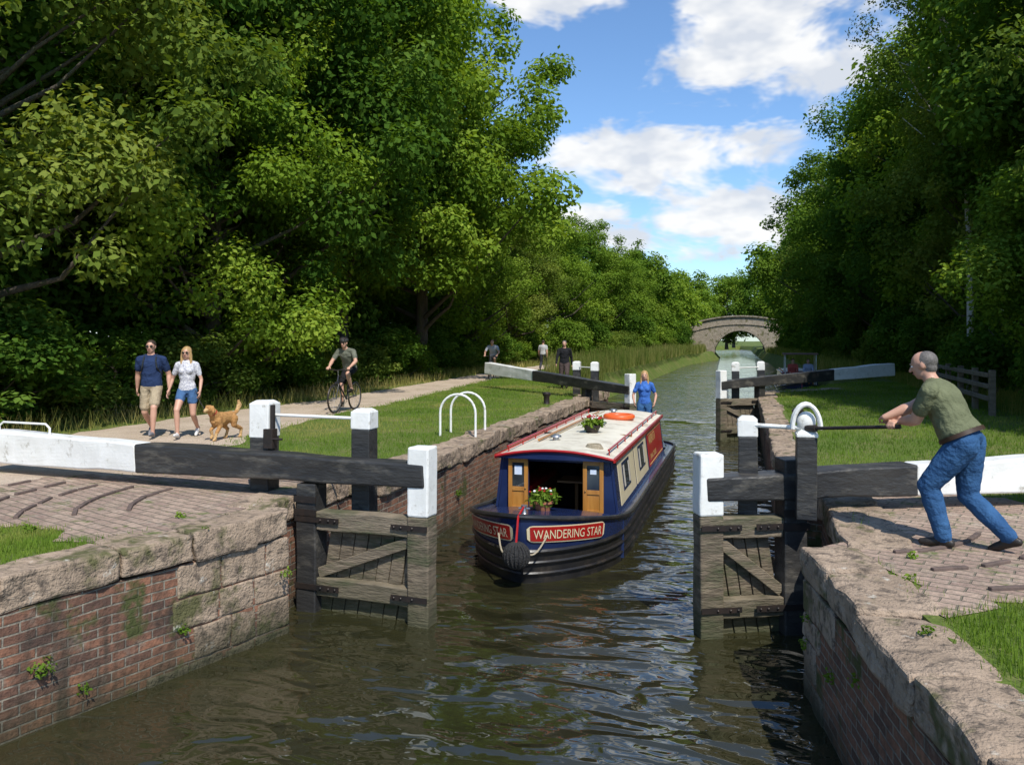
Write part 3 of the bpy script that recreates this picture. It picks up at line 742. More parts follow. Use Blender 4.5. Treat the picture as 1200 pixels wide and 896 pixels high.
# ------------------------------------------------------------------ people
SKIN=M('skin',(.58,.33,.23),(.50,.27,.185),.5,8,.1,60,.002)
HBR=M('brown_hair',(.05,.03,.018),(.03,.018,.01),.6,40,.6,90,.006,stretch=(1,1,.3))
HBL=M('blonde_hair',(.48,.31,.13),(.32,.19,.075),.5,40,.6,90,.006,stretch=(1,1,.3))
HGR=M('grey_hair',(.17,.15,.135),(.08,.07,.062),.6,60,.6,120,.006)
EYEW=M('eye_white',(.7,.7,.68),(.65,.65,.63),.2); EYED=M('eye_dark',(.02,.015,.01),(.02,.015,.01),.15); LIP=M('lips',(.4,.14,.12),(.36,.12,.1),.5)
def cloth(name,c,c2=None,sc=4,b=1.0): return M(name,c,c2 or tuple(x*.65 for x in c),.9,sc,b,7,.05,spec=.15)
def ik(a,c,l1,l2,hint):
    a=V(a);c=V(c);d=c-a;D=d.length
    if D>(l1+l2)*.995: c=a+d.normalized()*(l1+l2)*.995; d=c-a; D=d.length
    u=d.normalized(); x=(l1*l1-l2*l2+D*D)/(2*D); h=math.sqrt(max(0,l1*l1-x*x)); hv=V(hint); hv=(hv-u*hv.dot(u)).normalized()
    return a+u*x+hv*h, c
class Body:
    def __init__(s): s.mb=MB(); s.segs=[]
    def cap(s,p,q,r1,r2,tag,n=12):
        p=V(p);q=V(q); s.mb.tube([p,q],[r1,r2],0,n); s.mb.ell(p,r1,0,None,n,8); s.mb.ell(q,r2,0,None,n,8); s.segs.append(('c',p,q,r1,r2,tag))
    def ell(s,c,r,tag,R=None):
        s.mb.ell(c,r,0,R,18,12); s.segs.append(('e',V(c),r,R or Matrix.Identity(3),tag))
    def loft(s,st,ax,ay,tag):
        s.mb.loft(st,ax,ay,0,20)
        tags=tag if isinstance(tag,list) else [tag]*(len(st)-1)
        for (a,b,t) in zip(st,st[1:],tags): s.segs.append(('l',V(a[0]),V(b[0]),(a[1],a[2]),(b[1],b[2]),ax,ay,t))
    def build(s,name,mats,parent,voxel,smooth_it=2):
        me=bpy.data.meshes.new('tmp'); me.from_pydata(s.mb.v,[],s.mb.f)
        bm=bmesh.new(); bm.from_mesh(me); bmesh.ops.recalc_face_normals(bm,faces=bm.faces); bm.to_mesh(me); bm.free()
        ob=bpy.data.objects.new('tmp',me); COL.objects.link(ob)
        r=ob.modifiers.new('r','REMESH'); r.mode='VOXEL'; r.voxel_size=voxel; r.use_smooth_shade=True
        k=ob.modifiers.new('s','SMOOTH'); k.factor=.5; k.iterations=smooth_it
        dg=bpy.context.evaluated_depsgraph_get(); dg.update()
        out=bpy.data.meshes.new_from_object(ob.evaluated_get(dg)); bpy.data.objects.remove(ob)
        nF=len(out.polygons); C=np.empty(nF*3,np.float32); out.polygons.foreach_get('center',C); C=C.reshape(-1,3)
        best=np.full(nF,1e9); tag=np.zeros(nF,np.int32)
        for g in s.segs:
            if g[0]=='c':
                p=np.array(g[1]);q=np.array(g[2]);d=q-p;l2=max(d@d,1e-9); t=np.clip(((C-p)@d)/l2,0,1); sd=np.linalg.norm(C-(p+t[:,None]*d),axis=1)-(g[3]+(g[4]-g[3])*t); tg=g[5]
            elif g[0]=='e':
                Rm=np.array(g[3]); loc=(C-np.array(g[1]))@Rm; r=np.array(g[2] if not isinstance(g[2],(int,float)) else (g[2],)*3); nd=np.linalg.norm(loc/r,axis=1); sd=(nd-1)*r.min(); tg=g[4]
            else:
                p=np.array(g[1]);q=np.array(g[2]);d=q-p;l=np.linalg.norm(d); tr=((C-p)@d)/l/l; t=np.clip(tr,0,1); c=p+t[:,None]*d
                rx=g[3][0]+(g[4][0]-g[3][0])*t; ry=g[3][1]+(g[4][1]-g[3][1])*t; a=((C-c)@np.array(g[5]))/rx; b=((C-c)@np.array(g[6]))/ry
                sd=(np.sqrt(a*a+b*b)-1)*np.minimum(rx,ry)+np.abs(tr-t)*l; tg=g[7]
            m=sd<best; best[m]=sd[m]; tag[m]=tg
        for m in mats: out.materials.append(m)
        out.polygons.foreach_set('material_index',tag); out.polygons.foreach_set('use_smooth',[True]*nF)
        if len(mats)==5:
            nv=len(out.vertices); nl=len(out.loops)
            lv=np.empty(nl,np.int32); out.loops.foreach_get('vertex_index',lv); lt=np.empty(nF,np.int32); out.polygons.foreach_get('loop_total',lt)
            cl=np.repeat((tag==0)|(tag==2),lt); vt=np.zeros(nv,bool); vt[lv[cl]]=True
            co=np.empty(nv*3,np.float32); out.vertices.foreach_get('co',co); co=co.reshape(-1,3); no=np.empty(nv*3,np.float32); out.vertices.foreach_get('normal',no); no=no.reshape(-1,3)
            for i in np.nonzero(vt)[0]:
                x,y,z=(float(a) for a in co[i]); k=noise.noise(V((x*8,y*8,z*13)))*.006+noise.noise(V((x*20+5,y*20,z*28)))*.003
                co[i]+=no[i]*k
            out.vertices.foreach_set('co',co.ravel()); out.update()
        out.name=name; o=bpy.data.objects.new(name,out); COL.objects.link(o); return o
def hand(b,w,d,n,side,curl,tag,s=1,spread=.0):
    w=V(w);d=V(d).normalized();n=V(n);n=(n-d*n.dot(d)).normalized(); sd=d.cross(n).normalized()
    th=sd if side>0 else -sd
    b.loft([(w-d*.01,.027,.02),(w+d*.03,.036,.017),(w+d*.07,.042,.016),(w+d*.092,.040,.013)],sd,n,tag)
    for i,(o,l) in enumerate(((.030,.072),(.010,.080),(-.011,.074),(-.031,.058))):
        p=w+d*(.088-.004*abs(i-1))+th*o; dr=(d+th*(o*6)).normalized()
        c=math.radians(curl)
        ax=d.cross(n).normalized()
        for k,fr in enumerate((.45,.31,.24)):
            dr=Matrix.Rotation(c*(1 if k else .75),3,ax)@dr
            q=p+dr*l*fr*1.05; b.cap(p,q,.0098-.001*k,.009-.001*k,tag,8); p=q
    p=w+d*.025+th*.03; q=p+(d*.55+th*.55+n*.35).normalized()*.042; b.cap(p,q,.014,.0115,tag,8)
    r=q+(d*.75+th*.05+n*(.3+curl/90)).normalized()*.034; b.cap(q,r,.011,.009,tag,8)
def person(name,loc,hv,H,P,o,voxel=.012):
    s=H/1.75; b=Body(); SH,SK,PA,SO,HA=0,1,2,3,4
    mats=[o['shirt'],o.get('skin',SKIN),o['pants'],o['shoe'],o['hair']]
    f=o.get('female',False); bk=1.0 if f else o.get('bulk',1.1)
    Pv=V(P.get('pelvis',(0,0,.91))); ln=math.radians(P.get('lean',2)); u=V((0,math.sin(ln),math.cos(ln))); fw=V((0,math.cos(ln),-math.sin(ln))); rx=V((1,0,0))
    shw=.165 if f else .195
    wst=.118 if f else .142*bk
    b.loft([(Pv-u*.07,.125,.10),(Pv-u*.02,.158 if f else .155*bk,.115*bk),(Pv+u*.04,.155*bk,.112*bk),(Pv+u*.07,.15*bk,.108*bk)],rx,fw,PA)
    bel=P.get('belly',0); t0=.06 if o.get('belt') else .0
    b.loft([(Pv+u*t0,.165*bk,.12*bk+bel),(Pv+u*.15+fw*bel*.5,wst+.012,.105*bk+bel),(Pv+u*.26,.15*bk,.112*bk+bel*.5),(Pv+u*.37,.168*bk if not f else .15,.122*bk),(Pv+u*.45,.155*bk if not f else .135,.10*bk),(Pv+u*.50,.10,.075),(Pv+u*.53,.065,.06)],rx,fw,SH)
    if f: 
        for sx in(-1,1): b.ell(Pv+u*.345+fw*.085+rx*sx*.065,(.062,.055,.06),SH)
    SC=Pv+u*.47
    for sx in(-1,1): b.cap(SC+rx*sx*.06+u*.01,SC+rx*sx*(shw-.02)-u*.01,.062*bk,.058*bk,SH)
    if not f:
        for sx in(-1,1): b.ell(Pv+u*.38+fw*.05+rx*sx*.07,(.08,.07,.07),SH)
    hp=math.radians(P.get('hpitch',0)); hy=math.radians(P.get('hyaw',0))
    nb=Pv+u*.52; nd=(u+V((0,math.sin(ln*.4),.6))).normalized()
    hu=V((0,math.sin(hp),math.cos(hp))); 
    Rz=Matrix.Rotation(hy,3,'Z'); hu=Rz@hu; hf=Rz@V((0,math.cos(hp),-math.sin(hp))); hr=hf.cross(hu).normalized()
    hc=nb+nd*.155+hf*.015
    b.cap(nb-nd*.02,hc-hu*.05-hf*.01,.060 if not f else .048,.056 if not f else .045,SK)
    R=Matrix((hr,hf,hu)).transposed()
    b.ell(hc+hu*.018-hf*.008,(.077,.096,.095),SK,R)
    b.ell(hc-hu*.045+hf*.024,(.058,.062,.070),SK,R); b.ell(hc-hu*.088+hf*.05,(.026,.024,.022),SK,R)
    b.ell(hc-hu*.02+hf*.045,(.058,.045,.05),SK,R)
    b.cap(hc+hf*.088+hu*.008,hc+hf*.106-hu*.028,.009,.014,SK,8)
    for sx in(-1,1): b.ell(hc+hr*sx*.078-hu*.005-hf*.005,(.010,.020,.030),SK,R)
    st=o.get('style','short')
    if st=='short': b.ell(hc+hu*.036-hf*.020,(.083,.098,.088),HA,R)
    elif st=='thin':
        b.ell(hc+hu*.030-hf*.034,(.083,.088,.082),HA,R); b.ell(hc-hu*.03-hf*.045,(.068,.058,.058),HA,R)
    elif st=='long':
        b.ell(hc+hu*.034-hf*.020,(.088,.101,.092),HA,R)
        b.loft([(hc+hu*.02-hf*.06,.075,.05),(hc-hu*.08-hf*.065,.088,.045),(hc-hu*.18-hf*.06,.085,.04),(hc-hu*.27-hf*.055,.06,.028)],hr,hf,HA)
        for sx in(-1,1):
            b.cap(hc+hr*sx*.062+hu*.05+hf*.02,hc+hr*sx*.080-hu*.06+hf*.012,.026,.028,HA); b.cap(hc+hr*sx*.080-hu*.06+hf*.012,hc+hr*sx*.088-hu*.20+hf*.02,.028,.020,HA)
    for sx,k in((-1,'fl'),(1,'fr')):
        F=P[k]; A=V(F[0]); fd=V(F[1]).normalized(); hip=Pv+rx*sx*.088-u*.03; kn,A=ik(hip,A,.435,.425,F[2] if len(F)>2 else (sx*.12,1,0))
        if o.get('legs')=='short':
            m=hip.lerp(kn,.80); b.cap(hip,m,.098,.088,PA); b.cap(m,kn,.066,.056,SK); cm=kn.lerp(A,.32); b.cap(kn,cm,.053,.055,SK); b.cap(cm,A.lerp(cm,.08),.055,.034,SK)
        elif o.get('legs')=='hot':
            m=hip.lerp(kn,.42); b.cap(hip,m,.094,.090,PA); b.cap(m,kn,.076,.054,SK); cm=kn.lerp(A,.32); b.cap(kn,cm,.050,.052,SK); b.cap(cm,A,.052,.032,SK)
        else:
            m=hip.lerp(kn,.4)
            b.cap(hip,m,.104*bk,.092*bk,PA); b.cap(m,kn,.092*bk,.070*bk,PA); cm=kn.lerp(A,.35); b.cap(kn,cm,.068*bk,.068*bk,PA); b.cap(cm,A+(cm-A).normalized()*.02,.068*bk,.056*bk,PA)
        dn=V((0,0,-1)); dn=(dn-fd*dn.dot(fd)).normalized()
        b.cap(A,A+dn*.03-fd*.02,.036,.038,SO if o.get('legs') not in('short','hot') else SK)
        b.cap(A-fd*.045+dn*.045,A+fd*.04+dn*.042,.034,.038,SO); b.cap(A+fd*.04+dn*.040,A+fd*.125+dn*.052,.040,.036,SO); b.cap(A+fd*.12+dn*.052,A+fd*.17+dn*.056,.036,.026,SO)
    for sx,k in((-1,'hl'),(1,'hr')):
        h=P[k]; S=SC+rx*sx*shw-u*.02; el,w=ik(S,V(h['w']),.285,.25,h.get('hint',(sx*.5,-1,-.3)))
        sl=o.get('sleeve',.6)
        if sl<1:
            m=S.lerp(el,sl); b.cap(S,m,.060*bk,.058*bk if not f else .05,SH); b.cap(m,el,.046*bk if not f else .037,.040*bk if not f else .032,SK)
            b.cap(el,el.lerp(w,.3),.040*bk if not f else .032,.043*bk if not f else .034,SK); b.cap(el.lerp(w,.3),w,.043*bk if not f else .034,.027 if not f else .022,SK)
        else:
            b.cap(S,el,.062,.05,SH); b.cap(el,w.lerp(el,.06),.05,.034,SH); b.cap(w.lerp(el,.05),w,.026,.025,SK)
        d=V(h.get('d',(w-el))); nn=V(h.get('n',(-sx,0,0)))
        hand(b,w,d,nn,1 if d.cross(nn).dot(V(h.get('th',(0,1,0))))>0 else -1,h.get('curl',25),SK)
    ob=b.build('body',mats,None,voxel)
    parts=[ob]
    mb=MB()
    for sx in(-1,1):
        mb.ell(hc+hr*sx*.031+hf*.0795+hu*.004,(.0135,.010,.0085),0,R,10,8); mb.ell(hc+hr*sx*.031+hf*.0885+hu*.004,(.006,.003,.006),1,R,8,6)
        mb.tube([hc+hr*sx*.016+hf*.093+hu*.024,hc+hr*sx*.033+hf*.090+hu*.029,hc+hr*sx*.05+hf*.078+hu*.023],.0042,2,6)
    mb.tube([hc-hr*.024+hf*.082-hu*.054,hc-hr*.01+hf*.0895-hu*.056,hc+hr*.01+hf*.0895-hu*.056,hc+hr*.024+hf*.082-hu*.054],[.003,.006,.006,.003],3,6)
    if o.get('shades'):
        for sx in(-1,1): mb.ell(hc+hr*sx*.032+hf*.093+hu*.004,(.027,.007,.020),1,R,12,8); mb.tube([hc+hr*sx*.055+hf*.09+hu*.01,hc+hr*sx*.079+hu*.01],.003,1,6)
        mb.tube([hc-hr*.012+hf*.1+hu*.01,hc+hr*.012+hf*.1+hu*.01],.003,1,6)
    parts.append(mb.obj('face_details',[EYEW,EYED,o['hair'],LIP],None,smooth=True))
    if o.get('helmet'):
        mb=MB(); mb.ell(hc+hu*.062-hf*.012,(.096,.128,.072),0,R,20,10)
        for i in(-2,-1,0,1,2): mb.tube([hc+hr*i*.03+hf*.10+hu*.09,hc+hr*i*.034+hu*.138-hf*.01,hc+hr*i*.03-hf*.12+hu*.08],.010,1,6)
        mb.tube([hc+hr*.08+hu*.03,hc+hr*.05-hu*.09+hf*.03,hc-hr*.05-hu*.09+hf*.03,hc-hr*.08+hu*.03],.005,1,6)
        parts.append(mb.obj('helmet',[BLACK,IRON],None,smooth=True))
    if o.get('pack'):
        mb=MB(); c=Pv+u*.30-fw*.19; mb.loft([(c-u*.2,.12,.07),(c-u*.1,.145,.09),(c+u*.1,.14,.085),(c+u*.2,.09,.05)],rx,fw,0)
        for sx in(-1,1): mb.tube([c+u*.18+rx*sx*.08,SC+rx*sx*.095+u*.075,SC+rx*sx*.10+fw*.105-u*.02,Pv+u*.32+rx*sx*.12+fw*.12,Pv+u*.2+rx*sx*.165,c-u*.12+rx*sx*.1],.014,0,6)
        parts.append(mb.obj('backpack',[cloth('pack_cloth',(.03,.035,.04))],None,smooth=True))
    if o.get('belt'):
        mb=MB(); mb.loft([(Pv+u*.028,.180*bk,.132*bk+bel*.8),(Pv+u*.062,.178*bk,.130*bk+bel*.8)],rx,fw,0,24)
        parts.append(mb.obj('belt',[M('leather_belt',(.05,.025,.012),None,.5)],None,smooth=True))
    ang=math.atan2(-hv[0],hv[1]); e=empty(name,loc); e.rotation_euler=(0,0,ang); e.scale=(s,s,s)
    for p in parts: p.parent=e
    return e
wk=dict(pelvis=(0,0,.895),lean=3,fl=((-.09,.27,.10),(0,1,.25)),fr=((.09,-.30,.16),(0,.8,-.55),(.1,1,-.2)),
        hl=dict(w=(-.27,-.12,.80)),hr=dict(w=(.27,.22,.86)))
def walk(flip=False,**kw):
    import copy
    p=copy.deepcopy(wk)
    if flip:
        p['fl'],p['fr']=((-.09,-.30,.16),(0,.8,-.55),(-.1,1,-.2)),((.09,.27,.10),(0,1,.25))
        p['hl']=dict(w=(-.27,.20,.86)); p['hr']=dict(w=(.27,-.12,.80))
    p.update(kw); return p
DENIM=cloth('blue_denim',(.045,.12,.25),(.022,.065,.155),5)
BOOT=M('dark_boots',(.035,.028,.022),(.02,.016,.013),.5,6)
def tolocal(p,loc,hv,s):
    a=math.atan2(-hv[0],hv[1]); q=Matrix.Rotation(-a,3,'Z')@(V(p)-V(loc)); return q/s
mloc=(1.78,7.44,.012); mh=(-.88,.47); ms=1.80/1.75
bd=(BAR1-BAR0).normalized(); 
bl=(tolocal(BAR1,mloc,mh,ms)-tolocal(BAR0,mloc,mh,ms)).normalized()
g1=tolocal(BAR1-bd*.02,mloc,mh,ms); g2=tolocal(BAR1-bd*.17,mloc,mh,ms)
sdl=V((0,0,1)).cross(bl).normalized()
if sdl.x>0: sdl=-sdl
hdL=(-bl*.25-sdl*.97+V((0,0,-.1))).normalized(); hdR=(-bl*.25+sdl*.97+V((0,0,-.1))).normalized()
person('man_pushing_gate',mloc,mh,1.80,dict(pelvis=(0,.0,.875),lean=27,hpitch=14,hyaw=8,belly=.025,
    fl=((-.10,.12,.085),(-.1,1,0),(-.15,1,0)),fr=((.10,-.30,.12),(.1,.9,-.35),(.1,1,0)),
    hl=dict(w=g1-hdR*.075+V((0,0,.035)),d=hdR,n=(0,0,-1),th=-bl,curl=68,hint=(-.6,-.5,-.8)),
    hr=dict(w=g2-hdL*.075+V((0,0,.035)),d=hdL,n=(0,0,-1),th=-bl,curl=68,hint=(.8,-.4,-.7))),
    dict(shirt=cloth('olive_shirt',(.17,.18,.10),(.11,.12,.066),3,1),pants=DENIM,shoe=BOOT,hair=HGR,style='thin',legs='long',sleeve=.62,belt=True,bulk=1.2),voxel=.0085)
person('man_walking',(-10.2,11.95,.01),(.42,-.9),1.80,walk(hl=dict(w=(-.30,.03,.84)),hr=dict(w=(.28,-.15,.84))),
    dict(shirt=cloth('navy_tshirt',(.025,.045,.11)),pants=cloth('khaki_shorts',(.45,.36,.24)),shoe=M('trainers',(.3,.3,.3),(.1,.1,.12),.6,6),hair=HBR,legs='short',shades=True,pack=True),.013)
person('woman_walking',(-9.52,12.05,.01),(.35,-.93),1.68,walk(True,hr=dict(w=(.33,.03,.86)),hl=dict(w=(-.27,.14,.86))),
    dict(shirt=M('patterned_top',(.78,.76,.74),(.25,.25,.32),.9,38,.4,9,.02),pants=cloth('denim_shorts',(.07,.15,.30)),shoe=M('white_trainers',(.7,.68,.65),None,.6),hair=HBL,style='long',legs='hot',shades=True,female=True),.013)
person('woman_steering',(-2.2,18.75,ZW+.60),(.1,-1),1.68,dict(pelvis=(0,0,.905),lean=2,fl=((-.1,.03,.085),(-.1,1,0)),fr=((.1,.0,.085),(.1,1,0)),
    hl=dict(w=(-.24,.18,.92),hint=(-.6,-.8,-.3)),hr=dict(w=(.24,.18,.92),hint=(.6,-.8,-.3))),
    dict(shirt=cloth('blue_tshirt',(.06,.17,.52)),pants=DENIM,shoe=BOOT,hair=HBL,style='long',legs='long',female=True),.013)
def bicycle(loc,hv):
    mb=MB(); Rw=.335
    for y,m in((-.53,0),(.53,0)):
        mb.tube([(0,y+Rw*math.cos(t),Rw+.01+Rw*math.sin(t)) for t in np.linspace(0,2*math.pi,36,endpoint=False)],.022,0,8,closed=True)
        mb.tube([(0,y+(Rw-.03)*math.cos(t),Rw+.01+(Rw-.03)*math.sin(t)) for t in np.linspace(0,2*math.pi,36,endpoint=False)],.009,1,6,closed=True)
        for i in range(16):
            t=i*math.pi/8; mb.tube([(.02*(-1)**i,y,Rw+.01),(0,y+(Rw-.03)*math.cos(t),Rw+.01+(Rw-.03)*math.sin(t))],.0018,1,4)
        mb.tube([(-.05,y,Rw+.01),(.05,y,Rw+.01)],.02,1,8)
    BBk=(0,-.08,.29);ST=(0,-.24,.84);HT=(0,.34,.88);HB=(0,.38,.74)
    T=lambda a,b,r=.016,m=2: mb.tube([a,b],r,m,8)
    T(BBk,ST);T((0,-.22,.76),HT);T(BBk,HB,.02);T(HT,HB,.02);T(ST,(0,-.26,.95),.013,1)
    for sx in(-.045,.045):
        T((sx,-.53,.345),BBk,.009);T((sx,-.53,.345),(0,-.22,.76),.008); mb.tube([(sx*.9,.39,.70),(sx,.46,.55),(sx,.53,.345)],.012,2,8)
    mb.box((0,.385,.715),(.11,.05,.04),2)
    T(HT,(0,.36,1.0),.014,1); mb.tube([(-.30,.33,1.03),(-.15,.40,1.03),(0,.41,1.01),(.15,.40,1.03),(.30,.33,1.03)],.013,0,8)
    mb.loft([((0,-.40,.965),.07,.02),((0,-.30,.97),.06,.025),((0,-.15,.965),.02,.018)],V((1,0,0)),V((0,0,1)),0,10)
    mb.tube([(.03+0,-.08+.09*math.cos(t),.29+.09*math.sin(t)) for t in np.linspace(0,2*math.pi,20,endpoint=False)],.006,1,6,closed=True)
    T((.05,-.08,.29),(.07,-.08,.12),.01,1); T((-.05,-.08,.29),(-.07,-.08,.46),.01,1); mb.box((.12,-.08,.115),(.09,.07,.02),0); mb.box((-.12,-.08,.465),(.09,.07,.02),0)
    o=mb.obj('bicycle',[IRON,STEEL,M('frame_paint',(.03,.03,.035),None,.3)],None,smooth=True); o.location=loc; o.rotation_euler=(0,0,math.atan2(-hv[0],hv[1])); return o
rp=dict(pelvis=(0,-.27,1.03),lean=28,hpitch=4,fl=((-.12,-.10,.55),(0,1,0)),fr=((.12,-.10,.21),(0,1,-.1)),
  hl=dict(w=(-.27,.27,1.07),n=(0,0,-1),d=(0,1,-.2),curl=65,th=(1,0,0),hint=(-.8,-.2,-.8)),hr=dict(w=(.27,.27,1.07),n=(0,0,-1),d=(0,1,-.2),curl=65,th=(-1,0,0),hint=(.8,-.2,-.8)))
bicycle((-9.3,17.5,.01),(.02,-1))
person('cyclist',(-9.3,17.5,.01),(.02,-1),1.78,rp,dict(shirt=cloth('green_jersey',(.17,.175,.13)),pants=cloth('black_shorts',(.02,.02,.022)),shoe=BOOT,hair=HBR,legs='short',helmet=True,shades=True),.014)
bicycle((-10.6,33.5,.01),(.1,-1))
person('cyclist',(-10.6,33.5,.01),(.1,-1),1.75,rp,dict(shirt=cloth('grey_jersey',(.4,.43,.48)),pants=cloth('grey_shorts',(.1,.1,.11)),shoe=BOOT,hair=HBR,legs='short'),.018)
person('man_standing',(-6.1,27.8,.01),(.15,-1),1.78,walk(),dict(shirt=cloth('black_jacket',(.02,.02,.023)),pants=cloth('dark_trousers',(.09,.065,.06)),shoe=BOOT,hair=HGR,legs='long',sleeve=1),.018)
person('man_strolling',(-10.9,44,.01),(0,1),1.78,walk(True),dict(shirt=cloth('pale_shirt',(.5,.5,.5)),pants=cloth('dark_trousers2',(.05,.05,.06)),shoe=BOOT,hair=HBR,legs='long'),.02)
for x,c in((2.35,(.5,.1,.08)),(3.05,(.4,.45,.6))):
    person('boat_passenger',(x,40.9,ZW+.66),(0,-1),1.7,dict(pelvis=(0,-.1,.62),lean=4,fl=((-.1,.42,.085),(0,1,0),(0,1,1)),fr=((.1,.42,.085),(0,1,0),(0,1,1)),hl=dict(w=(-.15,.28,.72)),hr=dict(w=(.15,.28,.72))),
       dict(shirt=cloth('passenger_top',c),pants=cloth('passenger_trousers',(.05,.05,.07)),shoe=BOOT,hair=HBR,legs='long',sleeve=1),.02)
def dog(loc,hv,s=1):
    b=Body(); X=V((1,0,0)); FUR,LT_,BK=0,1,2
    Zv=V((0,0,1)); Yv=V((0,1,0))
    b.loft([(V((0,-.30,.41)),.07,.08),(V((0,-.24,.41)),.10,.115),(V((0,-.08,.40)),.10,.115),(V((0,.08,.385)),.115,.145),(V((0,.2,.40)),.11,.145),(V((0,.27,.43)),.075,.10)],X,Zv,FUR)
    b.cap((0,.20,.46),(0,.31,.57),.10,.078,FUR)
    b.ell((0,.36,.61),(.076,.085,.072),FUR); b.cap((0,.41,.595),(0,.475,.575),.044,.034,LT_); b.ell((0,.508,.587),(.016,.012,.013),BK)
    for sx in(-1,1):
        b.cap((sx*.065,.34,.65),(sx*.093,.345,.55),.024,.030,FUR)
    b.cap((0,-.30,.45),(0,-.40,.52),.038,.036,FUR); b.cap((0,-.40,.52),(0,-.46,.62),.040,.05,LT_); b.cap((0,-.46,.62),(0,-.43,.71),.05,.022,LT_)
    for sx,fy,lift in((-1,.30,0),(1,.12,.09)):
        b.cap((sx*.07,.19,.38),(sx*.07,.14,.27),.058,.044,FUR); 
        if lift: b.cap((sx*.07,.14,.27),(sx*.07,.24,.20),.042,.032,FUR); b.cap((sx*.07,.24,.20),(sx*.07,.20,.09),.031,.028,LT_); b.cap((sx*.07,.20,.08),(sx*.07,.23,.05),.03,.03,LT_)
        else: b.cap((sx*.07,.14,.27),(sx*.07,.24,.15),.042,.033,FUR); b.cap((sx*.07,.24,.15),(sx*.07,fy-.02,.04),.032,.028,LT_); b.cap((sx*.07,fy-.02,.03),(sx*.07,fy+.02,.025),.032,.026,LT_)
    for sx,dy in((-1,-.10),(1,.10)):
        hip=V((sx*.07,-.22,.38)); kn=V((sx*.08,-.16+dy*.5,.26)); hk=V((sx*.075,-.32+dy,.17)); ft=V((sx*.075,-.29+dy*1.2,.035))
        b.cap(hip,kn,.085,.052,FUR); b.cap(kn,hk,.048,.032,FUR); b.cap(hk,ft,.031,.027,LT_); b.cap(ft-Zv*.007,ft+Yv*.045-Zv*.01,.03,.025,LT_)
    F1=M('golden_fur',(.55,.29,.10),(.38,.18,.06),.9,12,1,40,.03); F2=M('golden_fur_light',(.64,.42,.2),(.5,.29,.11),.9,12,1,40,.03)
    o=b.build('body',[F1,F2,EYED],None,.011)
    for v in o.data.vertices: v.co+=noise.noise_vector(v.co*28)*.007
    mb=MB()
    for sx in(-1,1): mb.ell((sx*.034,.425,.632),(.011,.009,.011),0,None,8,6)
    mb.tube([(.082*math.cos(t),.27+.055*math.sin(t),.53-.055*math.sin(t)) for t in np.linspace(0,2*math.pi,20,endpoint=False)],.010,1,6,closed=True)
    p=mb.obj('eyes_and_collar',[EYED,PRED],None,smooth=True)
    e=empty('dog',loc); e.rotation_euler=(0,0,math.atan2(-hv[0],hv[1])); e.scale=(s,)*3
    o.parent=e;p.parent=e
dog((-8.75,12.0,.006),(-.1,-1),.92)
mb=MB(); a=V((-9.2,11.85,.86)); c=V((-8.78,11.78,.50))
mb.tube([a.lerp(c,t)-V((0,0,.12*math.sin(math.pi*t))) for t in np.linspace(0,1,9)],.006,0,5); mb.obj('dog_leash',[IRON],smooth=True)

# ------------------------------------------------------------------ vegetation
def tube_np(pts,rad,n,Vs,Qs):
    mb=MB(); mb.tube(pts,rad,0,n); o=sum(len(v) for v in Vs); Vs.append(np.array(mb.v)); 
    Qs.append(np.array([f for f in mb.f if len(f)==4][: (len(pts)-1)*n])+o)
def tree_mesh(name,seed,H,R,bot,K,NL,ls,leafmat,bark=BARK,tr=.28,cr=.2,flat=.8,upper=.5,lean=0,shell=2.4,limbstep=3):
    rng=np.random.default_rng(seed); Vs=[];Qs=[]
    zc=(H+bot)/2; hz=(H-bot)/2
    k=9; tp=[]; 
    for i in range(k+1):
        t=i/k; tp.append(V((lean*H*t*t+math.sin(t*5+seed)*.25*t,math.cos(t*4+seed)*.25*t,-.15+t*H*.86)))
    tube_np(tp,[tr*(1.35 if i==0 else 1)*(1-.86*(i/k)**.9)+.02 for i in range(k+1)],10,Vs,Qs)
    C=[];RR=[]
    for i in range(K):
        d=rng.normal(size=3); d/=np.linalg.norm(d)
        lob=1+.34*noise.noise(V(d*1.9)+V((seed*3.1,0,0)))+.18*noise.noise(V(d*4.5)+V((seed,3,0)))
        f=(.35+.65*rng.random()**.55)*lob
        z=d[2]; wide=1.0-.18*max(0,z)
        c=np.array([d[0]*R*f*wide,d[1]*R*f*wide,zc+z*hz*min(f,1.08)]); 
        t=max(0,min(1,c[2]/H)); c[0]+=lean*H*t*t
        r=R*cr*(.5+.85*rng.random())
        if c[2]<bot+.3*r: c[2]=bot+.3*r+rng.random()*.5
        C.append(c);RR.append(r)
    for j in range(0,K,limbstep):
        c=V(C[j]); h=max(bot*.75,min(H*.8,c.z-abs(np.hypot(c.x,c.y))*.65)); t=max(.05,min(.95,(h+.15)/(H*.86))); i=t*k; i0=int(i); s=tp[i0].lerp(tp[min(i0+1,k)],i-i0)
        m=s.lerp(c,.5)+V((0,0,-.06*(c-s).length))+V(rng.normal(size=3)*.2); r0=tr*(1-.8*t)*.42+.015
        tube_np([s,s.lerp(m,.5)+V((0,0,.05)),m,c],[r0,r0*.75,r0*.5,.012],5,Vs,Qs)
    nT=sum(len(q) for q in Qs); nV=sum(len(v) for v in Vs)
    ct=np.clip(.5+np.array([1.2*noise.noise(V(c)*.5) for c in C])+rng.normal(size=K)*.22,0,1)
    v,q,t=leaves(C,RR,NL,ls,rng,flat,upper,shell,ct)
    Vt=np.vstack(Vs+[v]); Q=np.vstack(Qs+[q+nV]); mi=np.concatenate([np.zeros(nT),np.ones(len(q))]); ti=np.concatenate([np.zeros(nV),t])
    return np_mesh(name,Vt,Q,mi,ti,[bark,leafmat])
